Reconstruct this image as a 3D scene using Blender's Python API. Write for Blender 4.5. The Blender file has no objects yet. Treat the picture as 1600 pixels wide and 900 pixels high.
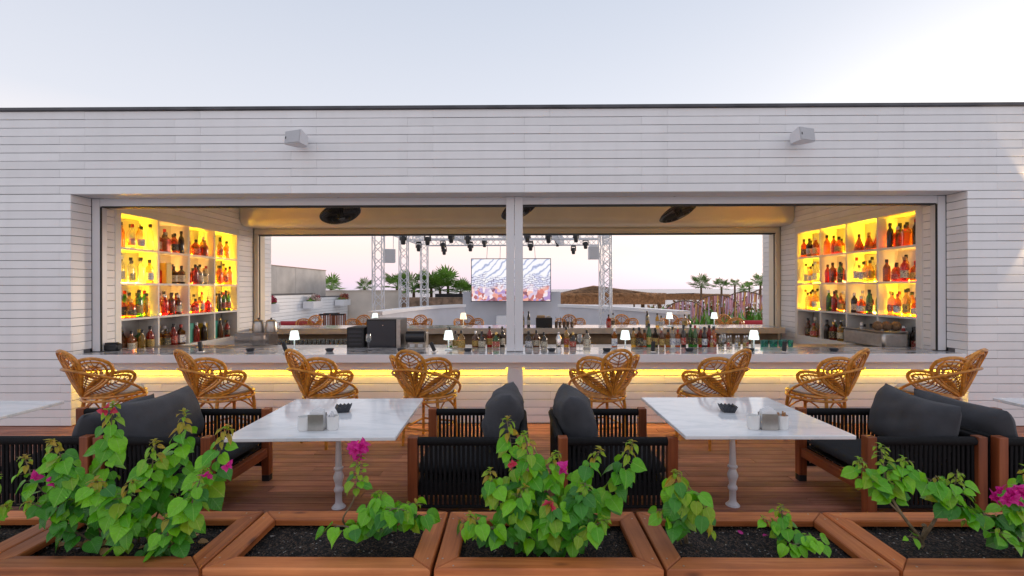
import bpy, math, random
from mathutils import Vector, Matrix
random.seed(7)
R = math.radians
PI = math.pi
scene = bpy.context.scene
COL = scene.collection

# ------------------------------------------------------------------ camera
F = 735.0                                   # focal length in pixels of the 1600 px wide photograph
CAMZ = 1.75
cam_d = bpy.data.cameras.new('camera')
cam = bpy.data.objects.new('camera', cam_d)
COL.objects.link(cam)
cam_d.sensor_width = 36.0
cam_d.lens = F / 1600 * 36.0
cam_d.shift_y = 2 / 1600
cam_d.clip_start = 0.05
cam_d.clip_end = 40000
CROT = Matrix.Rotation(6 / F, 4, 'Z') @ Matrix.Rotation(PI / 2, 4, 'X') @ Matrix.Rotation(-0.0024, 4, 'Z')
cam.matrix_world = Matrix.Translation((0, 0, CAMZ)) @ CROT
scene.camera = cam

def W(px, py, Y):
    """point of the photograph's pixel on the plane y = Y"""
    d = CROT.to_3x3() @ Vector(((px - 800) / F, (452 - py) / F, -1))
    return Vector((0, 0, CAMZ)) + d * (Y / d.y)

def WZ(px, py, z):
    """point of the photograph's pixel on the level z"""
    d = CROT.to_3x3() @ Vector(((px - 800) / F, (452 - py) / F, -1))
    return Vector((0, 0, CAMZ)) + d * ((z - CAMZ) / d.z)

# ------------------------------------------------------------------ sky, sun, exposure
SUN_EL, SUN_AZ = 7.0, 48.0                  # degrees; azimuth to the right of straight ahead
world = bpy.data.worlds.new('World')
scene.world = world
world.use_nodes = True
wn, wl = world.node_tree.nodes, world.node_tree.links
wn.clear()
w_out = wn.new('ShaderNodeOutputWorld')
w_bg = wn.new('ShaderNodeBackground')
w_sky = wn.new('ShaderNodeTexSky')
w_sky.sky_type = 'NISHITA'
w_sky.sun_disc = False
w_sky.sun_elevation = R(SUN_EL)
w_sky.sun_rotation = R(SUN_AZ)
w_sky.altitude = 0
w_sky.air_density = 1.0
w_sky.dust_density = 2.0
w_sky.ozone_density = 2.0
w_bg.inputs['Strength'].default_value = 0.15
w_hs = wn.new('ShaderNodeHueSaturation')
w_hs.inputs['Saturation'].default_value = 0.55
w_hs.inputs['Value'].default_value = 0.12
# pale dusk veil: thin high haze that evens the sky out, a function of elevation only
w_tc = wn.new('ShaderNodeTexCoord')
w_sx = wn.new('ShaderNodeSeparateXYZ')
w_rp = wn.new('ShaderNodeValToRGB')
w_mx = wn.new('ShaderNodeMix')
w_mx.data_type = 'RGBA'
w_mx.blend_type = 'ADD'
w_mx.inputs['Factor'].default_value = 1.0
cr = w_rp.color_ramp
cr.elements[0].position = 0.0
cr.elements[0].color = (0.44, 0.37, 0.44, 1)
cr.elements[1].position = 1.0
cr.elements[1].color = (0.27, 0.30, 0.365, 1)
for p, c in ((0.03, (0.50, 0.385, 0.43, 1)), (0.08, (0.55, 0.43, 0.40, 1)), (0.16, (0.54, 0.48, 0.46, 1)), (0.30, (0.37, 0.378, 0.415, 1)), (0.55, (0.285, 0.31, 0.365, 1))):
    e = cr.elements.new(p)
    e.color = c
w_sc = wn.new('ShaderNodeVectorMath')
w_sc.operation = 'SCALE'
w_sc.inputs['Scale'].default_value = 1 / 0.15
wl.new(w_tc.outputs['Generated'], w_sx.inputs[0])
wl.new(w_sx.outputs['Z'], w_rp.inputs[0])
wl.new(w_rp.outputs[0], w_sc.inputs[0])
wl.new(w_sky.outputs[0], w_hs.inputs['Color'])
wl.new(w_hs.outputs[0], w_mx.inputs[6])
wl.new(w_sc.outputs[0], w_mx.inputs[7])
wl.new(w_mx.outputs[2], w_bg.inputs['Color'])
wl.new(w_bg.outputs[0], w_out.inputs[0])

sun_d = bpy.data.lights.new('sun', 'SUN')
sun_d.energy = 0.6
sun_d.angle = R(10)
sun_d.color = (1.0, 0.80, 0.62)
sun = bpy.data.objects.new('sun', sun_d)
COL.objects.link(sun)
sd = Vector((math.sin(R(SUN_AZ)) * math.cos(R(SUN_EL)), math.cos(R(SUN_AZ)) * math.cos(R(SUN_EL)), math.sin(R(SUN_EL))))
sun.rotation_euler = sd.to_track_quat('Z', 'Y').to_euler()

vs = scene.view_settings
vs.view_transform = 'Standard'
vs.look = 'None'
vs.exposure = 1.02
vs.gamma = 1.0
vs.use_curve_mapping = False
scene.render.engine = 'CYCLES'
cy = scene.cycles
cy.use_denoising = True
cy.max_bounces = 10
cy.diffuse_bounces = 4
cy.glossy_bounces = 4
cy.transmission_bounces = 6
cy.transparent_max_bounces = 24
cy.sample_clamp_indirect = 6.0
cy.caustics_reflective = False
cy.caustics_refractive = False

# ------------------------------------------------------------------ helpers
class MB:
    """collects shapes, builds one mesh"""
    def __init__(s):
        s.v, s.f = [], []
    def add(s, vs_, fs):
        o = len(s.v)
        s.v += [tuple(v) for v in vs_]
        s.f += [tuple(i + o for i in f) for f in fs]
        return s
    def box(s, x0, x1, y0, y1, z0, z1, b=0.0, M=None):
        """box, optionally with chamfered edges"""
        if b <= 0:
            v = [(x0, y0, z0), (x1, y0, z0), (x1, y1, z0), (x0, y1, z0), (x0, y0, z1), (x1, y0, z1), (x1, y1, z1), (x0, y1, z1)]
            f = [(0, 3, 2, 1), (4, 5, 6, 7), (0, 1, 5, 4), (1, 2, 6, 5), (2, 3, 7, 6), (3, 0, 4, 7)]
        else:
            c = ((x0 + x1) / 2, (y0 + y1) / 2, (z0 + z1) / 2)
            h = ((x1 - x0) / 2, (y1 - y0) / 2, (z1 - z0) / 2)
            v, idx = [], {}
            for sx in (-1, 1):
                for sy in (-1, 1):
                    for sz in (-1, 1):
                        for a in range(3):
                            q = [sx * (h[0] - b), sy * (h[1] - b), sz * (h[2] - b)]
                            q[a] = (sx, sy, sz)[a] * h[a]
                            idx[(sx, sy, sz, a)] = len(v)
                            v.append((c[0] + q[0], c[1] + q[1], c[2] + q[2]))
            f = []
            for a in range(3):
                u, w = (a + 1) % 3, (a + 2) % 3
                for sgn in (-1, 1):
                    q = []
                    for (su, sw) in ((-1, -1), (1, -1), (1, 1), (-1, 1)):
                        k = [0, 0, 0]
                        k[a], k[u], k[w] = sgn, su, sw
                        q.append(idx[(k[0], k[1], k[2], a)])
                    f.append(tuple(q) if sgn > 0 else tuple(reversed(q)))
                # edges parallel to axis a
                for su in (-1, 1):
                    for sw in (-1, 1):
                        def key(sa, ax):
                            k = [0, 0, 0]
                            k[a], k[u], k[w] = sa, su, sw
                            return idx[(k[0], k[1], k[2], ax)]
                        q = [key(-1, u), key(1, u), key(1, w), key(-1, w)]
                        f.append(tuple(q) if su * sw < 0 else tuple(reversed(q)))
            for sx in (-1, 1):
                for sy in (-1, 1):
                    for sz in (-1, 1):
                        q = [idx[(sx, sy, sz, a)] for a in range(3)]
                        f.append(tuple(q) if sx * sy * sz > 0 else tuple(reversed(q)))
        if M is not None:
            v = [tuple(M @ Vector(p)) for p in v]
        return s.add(v, f)
    def tube(s, pts, r, n=6, closed=False, cap=True):
        pts = [Vector(p) for p in pts]
        m = len(pts)
        rs = r if isinstance(r, (list, tuple)) else [r] * m
        vs_, fs = [], []
        ref = None
        for i, p in enumerate(pts):
            if closed:
                t = pts[(i + 1) % m] - pts[i - 1]
            else:
                t = pts[min(i + 1, m - 1)] - pts[max(i - 1, 0)]
            if t.length < 1e-9:
                t = Vector((0, 0, 1))
            t.normalize()
            if ref is None:
                ref = Vector((0, 0, 1)) if abs(t.z) < 0.9 else Vector((1, 0, 0))
            u = ref - t * ref.dot(t)
            if u.length < 1e-5:
                u = Vector((1, 0, 0)) - t * t.x
                if u.length < 1e-5:
                    u = Vector((0, 1, 0))
            u.normalize()
            ref = u
            w = t.cross(u)
            for k in range(n):
                a = 2 * PI * k / n
                vs_.append(p + (u * math.cos(a) + w * math.sin(a)) * rs[i])
        for i in range(m if closed else m - 1):
            j = (i + 1) % m
            for k in range(n):
                l = (k + 1) % n
                fs.append((i * n + k, i * n + l, j * n + l, j * n + k))
        if cap and not closed:
            fs.append(tuple(reversed(range(n))))
            fs.append(tuple((m - 1) * n + k for k in range(n)))
        return s.add(vs_, fs)
    def lathe(s, prof, n=16, c=(0, 0, 0), M=None):
        vs_, fs = [], []
        m = len(prof)
        for (r, z) in prof:
            for k in range(n):
                a = 2 * PI * k / n
                vs_.append((c[0] + r * math.cos(a), c[1] + r * math.sin(a), c[2] + z))
        for i in range(m - 1):
            for k in range(n):
                l = (k + 1) % n
                fs.append((i * n + k, i * n + l, (i + 1) * n + l, (i + 1) * n + k))
        if prof[0][0] > 1e-4:
            fs.append(tuple(reversed(range(n))))
        if prof[-1][0] > 1e-4:
            fs.append(tuple((m - 1) * n + k for k in range(n)))
        if M is not None:
            vs_ = [tuple(M @ Vector(p)) for p in vs_]
        return s.add(vs_, fs)
    def prism(s, poly, z0, z1):
        """poly: ccw list of (x, y)"""
        n = len(poly)
        v = [(x, y, z0) for x, y in poly] + [(x, y, z1) for x, y in poly]
        f = [tuple(reversed(range(n))), tuple(range(n, 2 * n))] + [(i, (i + 1) % n, n + (i + 1) % n, n + i) for i in range(n)]
        return s.add(v, f)
    def mesh(s, name, mat=None, smooth=False):
        me = bpy.data.meshes.new(name)
        me.from_pydata(s.v, [], s.f)
        if mat is not None:
            me.materials.append(mat)
        if smooth:
            me.polygons.foreach_set('use_smooth', [True] * len(me.polygons))
            try:
                if smooth != 'soft':
                    me.set_sharp_from_angle(angle=R(40))
            except Exception:
                pass
        me.update()
        return me
    def build(s, name, mat, parent=None, smooth=False, loc=None):
        return link(name, s.mesh(name, mat, smooth), parent, loc)

def link(name, me, parent=None, loc=None, rot=None, mat=None):
    o = bpy.data.objects.new(name, me)
    COL.objects.link(o)
    if parent is not None:
        o.parent = parent
    if loc is not None:
        o.location = loc
    if rot is not None:
        o.rotation_euler = rot
    if mat is not None:
        o.material_slots[0].link = 'OBJECT'
        o.material_slots[0].material = mat
    return o

def tag(o, label, cat, group=None):
    o['label'] = label
    o['category'] = cat
    if group:
        o['group'] = group
    return o

def thing(name, label, cat, loc=(0, 0, 0), rotz=0.0, group=None):
    o = bpy.data.objects.new(name, None)
    COL.objects.link(o)
    o.empty_display_size = 0.1
    o.location = loc
    o.rotation_euler = (0, 0, rotz)
    return tag(o, label, cat, group)

def struct(o):
    o['kind'] = 'structure'
    return o

def stuff(o):
    o['kind'] = 'stuff'
    return o

def dup(root, label, loc, rotz=0.0, scale=None, group=None):
    r = root.copy()
    COL.objects.link(r)
    r.location = loc
    r.rotation_euler = (0, 0, rotz)
    if scale:
        r.scale = scale
    r['label'] = label
    if group:
        r['group'] = group
    for ch in list(root.children):
        c = ch.copy()
        COL.objects.link(c)
        c.parent = r
        for g in list(ch.children):
            d = g.copy()
            COL.objects.link(d)
            d.parent = c
    return r

ORD = ['first', 'second', 'third', 'fourth', 'fifth', 'sixth', 'seventh', 'eighth', 'ninth', 'tenth', 'eleventh', 'twelfth', 'thirteenth',
       'fourteenth', 'fifteenth', 'sixteenth', 'seventeenth', 'eighteenth', 'nineteenth', 'twentieth', 'twenty-first', 'twenty-second',
       'twenty-third', 'twenty-fourth', 'twenty-fifth', 'twenty-sixth', 'twenty-seventh', 'twenty-eighth', 'twenty-ninth', 'thirtieth',
       'thirty-first', 'thirty-second', 'thirty-third', 'thirty-fourth', 'thirty-fifth', 'thirty-sixth', 'thirty-seventh', 'thirty-eighth', 'thirty-ninth', 'fortieth']

# ------------------------------------------------------------------ materials
def new_mat(name):
    m = bpy.data.materials.new(name)
    m.use_nodes = True
    nt = m.node_tree
    b = nt.nodes['Principled BSDF']
    return m, nt, b

def N(nt, typ, **kw):
    n = nt.nodes.new(typ)
    for k, v in kw.items():
        setattr(n, k, v)
    return n

def ramp(nt, stops):
    n = nt.nodes.new('ShaderNodeValToRGB')
    e = n.color_ramp.elements
    e[0].position, e[0].color = stops[0][0], (*stops[0][1], 1)
    e[1].position, e[1].color = stops[-1][0], (*stops[-1][1], 1)
    for p, c in stops[1:-1]:
        q = e.new(p)
        q.color = (*c, 1)
    return n

def plain(name, col, rough=0.5, metal=0.0, spec=0.5, var=0.0, noise=0.0, nscale=8.0, bump=0.0, bscale=60.0, sheen=0.0, coat=0.0):
    """principled with optional per-object value change, mottling and fine relief"""
    m, nt, b = new_mat(name)
    b.inputs['Roughness'].default_value = rough
    b.inputs['Metallic'].default_value = metal
    b.inputs['Specular IOR Level'].default_value = spec
    b.inputs['Base Color'].default_value = (*col, 1)
    if sheen:
        b.inputs['Sheen Weight'].default_value = sheen
    if coat:
        b.inputs['Coat Weight'].default_value = coat
        b.inputs['Coat Roughness'].default_value = 0.1
    tc = N(nt, 'ShaderNodeTexCoord')
    src = None
    if noise:
        nz = N(nt, 'ShaderNodeTexNoise')
        nz.inputs['Scale'].default_value = nscale
        nz.inputs['Detail'].default_value = 5
        nt.links.new(tc.outputs['Object'], nz.inputs['Vector'])
        rp = ramp(nt, [(0.3, tuple(c * (1 - noise) for c in col)), (0.7, tuple(min(1, c * (1 + noise)) for c in col))])
        nt.links.new(nz.outputs[0], rp.inputs[0])
        src = rp.outputs[0]
    if var:
        oi = N(nt, 'ShaderNodeObjectInfo')
        mr = N(nt, 'ShaderNodeMapRange')
        mr.inputs['To Min'].default_value = 1 - var
        mr.inputs['To Max'].default_value = 1 + var
        nt.links.new(oi.outputs['Random'], mr.inputs['Value'])
        hs = N(nt, 'ShaderNodeHueSaturation')
        hs.inputs['Color'].default_value = (*col, 1)
        if src:
            nt.links.new(src, hs.inputs['Color'])
        nt.links.new(mr.outputs[0], hs.inputs['Value'])
        src = hs.outputs[0]
    if src:
        nt.links.new(src, b.inputs['Base Color'])
    if bump:
        nb = N(nt, 'ShaderNodeTexNoise')
        nb.inputs['Scale'].default_value = bscale
        nb.inputs['Detail'].default_value = 3
        nt.links.new(tc.outputs['Object'], nb.inputs['Vector'])
        bp = N(nt, 'ShaderNodeBump')
        bp.inputs['Strength'].default_value = bump
        bp.inputs['Distance'].default_value = 0.01
        nt.links.new(nb.outputs[0], bp.inputs['Height'])
        nt.links.new(bp.outputs[0], b.inputs['Normal'])
    return m

def wood(name, dark, mid, light, axis='X', rough=0.5, var=0.18, grain=1.0, knots=0.0, bump=0.25):
    """wood with grain running along an object axis, offset per piece"""
    m, nt, b = new_mat(name)
    b.inputs['Roughness'].default_value = rough
    tc = N(nt, 'ShaderNodeTexCoord')
    oi = N(nt, 'ShaderNodeObjectInfo')
    cmb = N(nt, 'ShaderNodeVectorMath', operation='SCALE')
    cmb.inputs[0].default_value = (13.1, 7.7, 5.3)
    nt.links.new(oi.outputs['Random'], cmb.inputs['Scale'])
    add = N(nt, 'ShaderNodeVectorMath', operation='ADD')
    nt.links.new(tc.outputs['Object'], add.inputs[0])
    nt.links.new(cmb.outputs[0], add.inputs[1])
    mp = N(nt, 'ShaderNodeMapping')
    s = {'X': (1.2, 28, 28), 'Y': (28, 1.2, 28), 'Z': (28, 28, 1.2)}[axis]
    mp.inputs['Scale'].default_value = tuple(q * grain for q in s)
    nt.links.new(add.outputs[0], mp.inputs['Vector'])
    nz = N(nt, 'ShaderNodeTexNoise')
    nz.inputs['Scale'].default_value = 1.0
    nz.inputs['Detail'].default_value = 6
    nz.inputs['Roughness'].default_value = 0.65
    nz.inputs['Distortion'].default_value = 0.6
    nt.links.new(mp.outputs[0], nz.inputs['Vector'])
    rp = ramp(nt, [(0.28, dark), (0.5, mid), (0.75, light)])
    nt.links.new(nz.outputs[0], rp.inputs[0])
    src = rp.outputs[0]
    # broad weathering
    nz2 = N(nt, 'ShaderNodeTexNoise')
    nz2.inputs['Scale'].default_value = 2.3
    nz2.inputs['Detail'].default_value = 4
    nt.links.new(add.outputs[0], nz2.inputs['Vector'])
    mr2 = N(nt, 'ShaderNodeMapRange')
    mr2.inputs['From Min'].default_value = 0.3
    mr2.inputs['From Max'].default_value = 0.7
    mr2.inputs['To Min'].default_value = 0.70
    mr2.inputs['To Max'].default_value = 1.22
    nt.links.new(nz2.outputs[0], mr2.inputs['Value'])
    mr = N(nt, 'ShaderNodeMapRange')
    mr.inputs['To Min'].default_value = 1 - var
    mr.inputs['To Max'].default_value = 1 + var
    nt.links.new(oi.outputs['Random'], mr.inputs['Value'])
    mu = N(nt, 'ShaderNodeMath', operation='MULTIPLY')
    nt.links.new(mr.outputs[0], mu.inputs[0])
    nt.links.new(mr2.outputs[0], mu.inputs[1])
    hs = N(nt, 'ShaderNodeHueSaturation')
    nt.links.new(src, hs.inputs['Color'])
    nt.links.new(mu.outputs[0], hs.inputs['Value'])
    src = hs.outputs[0]
    if knots:
        vo = N(nt, 'ShaderNodeTexVoronoi')
        vo.inputs['Scale'].default_value = 3.2
        mp2 = N(nt, 'ShaderNodeMapping')
        mp2.inputs['Scale'].default_value = {'X': (0.6, 1.6, 1.6), 'Y': (1.6, 0.6, 1.6), 'Z': (1.6, 1.6, 0.6)}[axis]
        nt.links.new(add.outputs[0], mp2.inputs['Vector'])
        nt.links.new(mp2.outputs[0], vo.inputs['Vector'])
        kr = ramp(nt, [(0.02, (1, 1, 1)), (0.10, (0, 0, 0))])
        nt.links.new(vo.outputs['Distance'], kr.inputs[0])
        km = N(nt, 'ShaderNodeMath', operation='MULTIPLY')
        km.inputs[1].default_value = knots
        nt.links.new(kr.outputs[0], km.inputs[0])
        mx = N(nt, 'ShaderNodeMix', data_type='RGBA')
        mx.inputs[7].default_value = (*[c * 0.35 for c in dark], 1)
        nt.links.new(km.outputs[0], mx.inputs['Factor'])
        nt.links.new(src, mx.inputs[6])
        src = mx.outputs[2]
    nt.links.new(src, b.inputs['Base Color'])
    bp = N(nt, 'ShaderNodeBump')
    bp.inputs['Strength'].default_value = bump
    bp.inputs['Distance'].default_value = 0.004
    nt.links.new(nz.outputs[0], bp.inputs['Height'])
    nt.links.new(bp.outputs[0], b.inputs['Normal'])
    return m

def emit(name, col, strength):
    m, nt, b = new_mat(name)
    b.inputs['Base Color'].default_value = (*[min(1, c) * 0.8 for c in col], 1)
    b.inputs['Emission Color'].default_value = (*col, 1)
    b.inputs['Emission Strength'].default_value = strength
    return m

def glassy(name, col, body=0.15, rough=0.05, gloss=0.12):
    """thin bottle glass: tinted see-through, a little body colour and a sharp reflection"""
    m = bpy.data.materials.new(name)
    m.use_nodes = True
    nt = m.node_tree
    nt.nodes.clear()
    out = N(nt, 'ShaderNodeOutputMaterial')
    tr = N(nt, 'ShaderNodeBsdfTransparent')
    tr.inputs[0].default_value = (*col, 1)
    df = N(nt, 'ShaderNodeBsdfDiffuse')
    df.inputs[0].default_value = (*[c * 0.8 for c in col], 1)
    gl = N(nt, 'ShaderNodeBsdfGlossy')
    gl.inputs['Roughness'].default_value = rough
    m1 = N(nt, 'ShaderNodeMixShader')
    m1.inputs[0].default_value = body
    m2 = N(nt, 'ShaderNodeMixShader')
    lw = N(nt, 'ShaderNodeLayerWeight')
    lw.inputs['Blend'].default_value = 0.35
    mr = N(nt, 'ShaderNodeMapRange')
    mr.inputs['To Min'].default_value = 0.04
    mr.inputs['To Max'].default_value = gloss + 0.35
    nt.links.new(lw.outputs['Facing'], mr.inputs['Value'])
    nt.links.new(tr.outputs[0], m1.inputs[1])
    nt.links.new(df.outputs[0], m1.inputs[2])
    nt.links.new(mr.outputs[0], m2.inputs[0])
    nt.links.new(m1.outputs[0], m2.inputs[1])
    nt.links.new(gl.outputs[0], m2.inputs[2])
    nt.links.new(m2.outputs[0], out.inputs[0])
    return m

def leaf_mat(name, c0, c1, vein, trans=0.30, rough=0.30):
    m, nt, b = new_mat(name)
    oi = N(nt, 'ShaderNodeObjectInfo')
    mx = N(nt, 'ShaderNodeMix', data_type='RGBA')
    mx.inputs[6].default_value = (*c0, 1)
    mx.inputs[7].default_value = (*c1, 1)
    nt.links.new(oi.outputs['Random'], mx.inputs['Factor'])
    tc = N(nt, 'ShaderNodeTexCoord')
    sx = N(nt, 'ShaderNodeSeparateXYZ')
    nt.links.new(tc.outputs['Object'], sx.inputs[0])
    ab = N(nt, 'ShaderNodeMath', operation='ABSOLUTE')
    nt.links.new(sx.outputs['X'], ab.inputs[0])
    # side veins: stripes running out and forward from the midrib
    m1 = N(nt, 'ShaderNodeMath', operation='MULTIPLY_ADD')
    m1.inputs[1].default_value = -0.75
    nt.links.new(ab.outputs[0], m1.inputs[0])
    nt.links.new(sx.outputs['Y'], m1.inputs[2])
    m2 = N(nt, 'ShaderNodeMath', operation='MULTIPLY')
    m2.inputs[1].default_value = 46.0
    nt.links.new(m1.outputs[0], m2.inputs[0])
    sn = N(nt, 'ShaderNodeMath', operation='SINE')
    nt.links.new(m2.outputs[0], sn.inputs[0])
    r1 = N(nt, 'ShaderNodeMapRange')
    r1.inputs['From Min'].default_value = 0.86
    r1.inputs['From Max'].default_value = 1.0
    r1.inputs['To Max'].default_value = 0.14
    nt.links.new(sn.outputs[0], r1.inputs['Value'])
    r2 = N(nt, 'ShaderNodeMapRange')
    r2.inputs['From Min'].default_value = 0.028
    r2.inputs['From Max'].default_value = 0.008
    r2.inputs['To Max'].default_value = 0.7
    nt.links.new(ab.outputs[0], r2.inputs['Value'])
    mxm = N(nt, 'ShaderNodeMath', operation='MAXIMUM')
    nt.links.new(r1.outputs[0], mxm.inputs[0])
    nt.links.new(r2.outputs[0], mxm.inputs[1])
    mv = N(nt, 'ShaderNodeMix', data_type='RGBA')
    mv.inputs[7].default_value = (*vein, 1)
    nt.links.new(mxm.outputs[0], mv.inputs['Factor'])
    nt.links.new(mx.outputs[2], mv.inputs[6])
    nz = N(nt, 'ShaderNodeTexNoise')
    nz.inputs['Scale'].default_value = 5
    nt.links.new(tc.outputs['Object'], nz.inputs['Vector'])
    hs = N(nt, 'ShaderNodeHueSaturation')
    mr = N(nt, 'ShaderNodeMapRange')
    mr.inputs['To Min'].default_value = 0.72
    mr.inputs['To Max'].default_value = 1.28
    nt.links.new(nz.outputs[0], mr.inputs['Value'])
    nt.links.new(mr.outputs[0], hs.inputs['Value'])
    nt.links.new(mv.outputs[2], hs.inputs['Color'])
    nt.links.new(hs.outputs[0], b.inputs['Base Color'])
    b.inputs['Roughness'].default_value = rough
    bp = N(nt, 'ShaderNodeBump')
    bp.inputs['Strength'].default_value = 0.18
    bp.inputs['Distance'].default_value = 0.02
    nt.links.new(sn.outputs[0], bp.inputs['Height'])
    nt.links.new(bp.outputs[0], b.inputs['Normal'])
    tl = N(nt, 'ShaderNodeBsdfTranslucent')
    g = N(nt, 'ShaderNodeGamma')
    g.inputs['Gamma'].default_value = 0.8
    nt.links.new(hs.outputs[0], g.inputs[0])
    nt.links.new(g.outputs[0], tl.inputs[0])
    ms = N(nt, 'ShaderNodeMixShader')
    ms.inputs[0].default_value = trans
    out = nt.nodes['Material Output']
    nt.links.new(b.outputs[0], ms.inputs[1])
    nt.links.new(tl.outputs[0], ms.inputs[2])
    nt.links.new(ms.outputs[0], out.inputs[0])
    return m

def marble(name, base, veinc, rough, scale=1.0):
    m, nt, b = new_mat(name)
    tc = N(nt, 'ShaderNodeTexCoord')
    mp = N(nt, 'ShaderNodeMapping')
    mp.inputs['Scale'].default_value = (1.6 * scale, 4.5 * scale, 3 * scale)
    mp.inputs['Rotation'].default_value = (0, 0, 0.25)
    nt.links.new(tc.outputs['Object'], mp.inputs['Vector'])
    nz = N(nt, 'ShaderNodeTexNoise')
    nz.inputs['Scale'].default_value = 1.4
    nz.inputs['Detail'].default_value = 9
    nz.inputs['Roughness'].default_value = 0.62
    nz.inputs['Distortion'].default_value = 1.6
    nt.links.new(mp.outputs[0], nz.inputs['Vector'])
    rp = ramp(nt, [(0.36, veinc), (0.47, tuple((a + 2 * q) / 3 for a, q in zip(veinc, base))), (0.58, base)])
    nt.links.new(nz.outputs[0], rp.inputs[0])
    nt.links.new(rp.outputs[0], b.inputs['Base Color'])
    b.inputs['Roughness'].default_value = rough
    return m

M_board = plain('white_painted_board', (0.87, 0.862, 0.865), rough=0.45, var=0.04, noise=0.03, nscale=3, bump=0.10, bscale=25)
def weather(m, amount=0.10):
    """faint rain streaks and grime that run down the wall"""
    nt = m.node_tree
    b = nt.nodes['Principled BSDF']
    src = b.inputs['Base Color'].links[0].from_socket
    ge = N(nt, 'ShaderNodeNewGeometry')
    mp = N(nt, 'ShaderNodeMapping')
    mp.inputs['Scale'].default_value = (5.0, 5.0, 0.35)
    nt.links.new(ge.outputs['Position'], mp.inputs['Vector'])
    nz = N(nt, 'ShaderNodeTexNoise')
    nz.inputs['Scale'].default_value = 1.0
    nz.inputs['Detail'].default_value = 6
    nt.links.new(mp.outputs[0], nz.inputs['Vector'])
    mr = N(nt, 'ShaderNodeMapRange')
    mr.inputs['From Min'].default_value = 0.52
    mr.inputs['From Max'].default_value = 0.80
    mr.inputs['To Max'].default_value = amount
    nt.links.new(nz.outputs[0], mr.inputs['Value'])
    mx = N(nt, 'ShaderNodeMix', data_type='RGBA')
    mx.inputs[7].default_value = (0.42, 0.40, 0.37, 1)
    nt.links.new(mr.outputs[0], mx.inputs['Factor'])
    nt.links.new(src, mx.inputs[6])
    nt.links.new(mx.outputs[2], b.inputs['Base Color'])
weather(M_board)
M_wallcore = plain('dark_wall_core', (0.16, 0.16, 0.17), rough=0.8)
M_white = plain('white_lacquer', (0.80, 0.79, 0.80), rough=0.35, noise=0.02, nscale=2)
M_frame = plain('white_aluminium', (0.74, 0.74, 0.76), rough=0.32, noise=0.02, nscale=3)
M_flash = plain('dark_roof_flashing', (0.07, 0.07, 0.08), rough=0.5, noise=0.4, nscale=3)
M_ceiling = plain('ceiling_plaster', (0.84, 0.77, 0.66), rough=0.7, noise=0.04)
M_shutter = plain('shutter_box_beige', (0.80, 0.69, 0.52), rough=0.4, noise=0.04, nscale=2)
M_rubber = plain('black_rubber', (0.012, 0.012, 0.012), rough=0.6)
M_ctop = marble('counter_marble', (0.62, 0.61, 0.62), (0.16, 0.15, 0.15), 0.10, 1.3)
M_marble = marble('table_marble', (0.85, 0.85, 0.86), (0.70, 0.72, 0.74), 0.10, 0.9)
M_deck = wood('deck_wood', (0.18, 0.064, 0.041), (0.345, 0.140, 0.092), (0.52, 0.25, 0.17), 'X', rough=0.6, var=0.26, knots=0.25)
M_plx = wood('planter_wood_x', (0.23, 0.052, 0.012), (0.49, 0.142, 0.036), (0.67, 0.245, 0.078), 'X', rough=0.5, var=0.20, knots=0.8, grain=0.7)
M_ply = wood('planter_wood_y', (0.20, 0.045, 0.010), (0.44, 0.126, 0.032), (0.61, 0.215, 0.068), 'Y', rough=0.5, var=0.20, knots=0.8, grain=0.7)
M_chz = wood('chair_wood_z', (0.15, 0.036, 0.013), (0.28, 0.075, 0.026), (0.38, 0.125, 0.046), 'Z', rough=0.38, var=0.12, grain=0.7)
M_chy = wood('chair_wood_y', (0.15, 0.036, 0.013), (0.28, 0.075, 0.026), (0.38, 0.125, 0.046), 'Y', rough=0.38, var=0.12, grain=0.7)
M_rattan = plain('rattan_cane', (0.62, 0.25, 0.032), rough=0.3, noise=0.35, nscale=22, var=0.14, coat=0.4)
M_rib = plain('rattan_core', (0.34, 0.115, 0.018), rough=0.4, noise=0.3, nscale=22, var=0.12)
M_rope = plain('black_rope', (0.0075, 0.0075, 0.0085), spec=0.25, rough=0.75, bump=0.5, bscale=220, noise=0.3, nscale=40)
M_fabric = plain('charcoal_fabric', (0.054, 0.055, 0.062), spec=0.3, rough=0.85, bump=0.35, bscale=320, noise=0.18, nscale=7, sheen=0.08, var=0.1)
M_seatfab = plain('dark_seat_fabric', (0.018, 0.019, 0.022), spec=0.25, rough=0.85, bump=0.35, bscale=320, noise=0.12, nscale=7, sheen=0.05)
M_cushion = plain('ecru_cushion', (0.66, 0.62, 0.57), rough=0.8, bump=0.2, bscale=120, noise=0.06)
M_iron = plain('white_cast_iron', (0.84, 0.84, 0.87), rough=0.35, noise=0.05, nscale=12)
M_china = plain('white_china', (0.82, 0.81, 0.79), rough=0.16)
M_paper = plain('white_paper', (0.84, 0.84, 0.85), rough=0.8)
M_steel = plain('brushed_steel', (0.46, 0.43, 0.40), rough=0.34, metal=0.85, noise=0.12, nscale=18)
M_chrome = plain('polished_steel', (0.70, 0.70, 0.70), rough=0.12, metal=1.0)
M_black = plain('black_plastic', (0.018, 0.018, 0.02), rough=0.35)
M_blackm = plain('black_matt', (0.02, 0.02, 0.022), rough=0.6)
M_melamine = plain('black_melamine', (0.035, 0.037, 0.045), rough=0.3)
M_speaker = plain('speaker_grey', (0.74, 0.74, 0.76), rough=0.6)
M_grille = plain('speaker_grille', (0.58, 0.58, 0.60), rough=0.7, bump=0.6, bscale=300)
M_truss = plain('white_truss_metal', (0.66, 0.66, 0.68), rough=0.35)
M_mirror = plain('mirror_glass', (0.80, 0.80, 0.78), rough=0.015, metal=1.0)
M_shelf = plain('shelf_white', (0.80, 0.78, 0.74), rough=0.4, noise=0.02)
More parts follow.
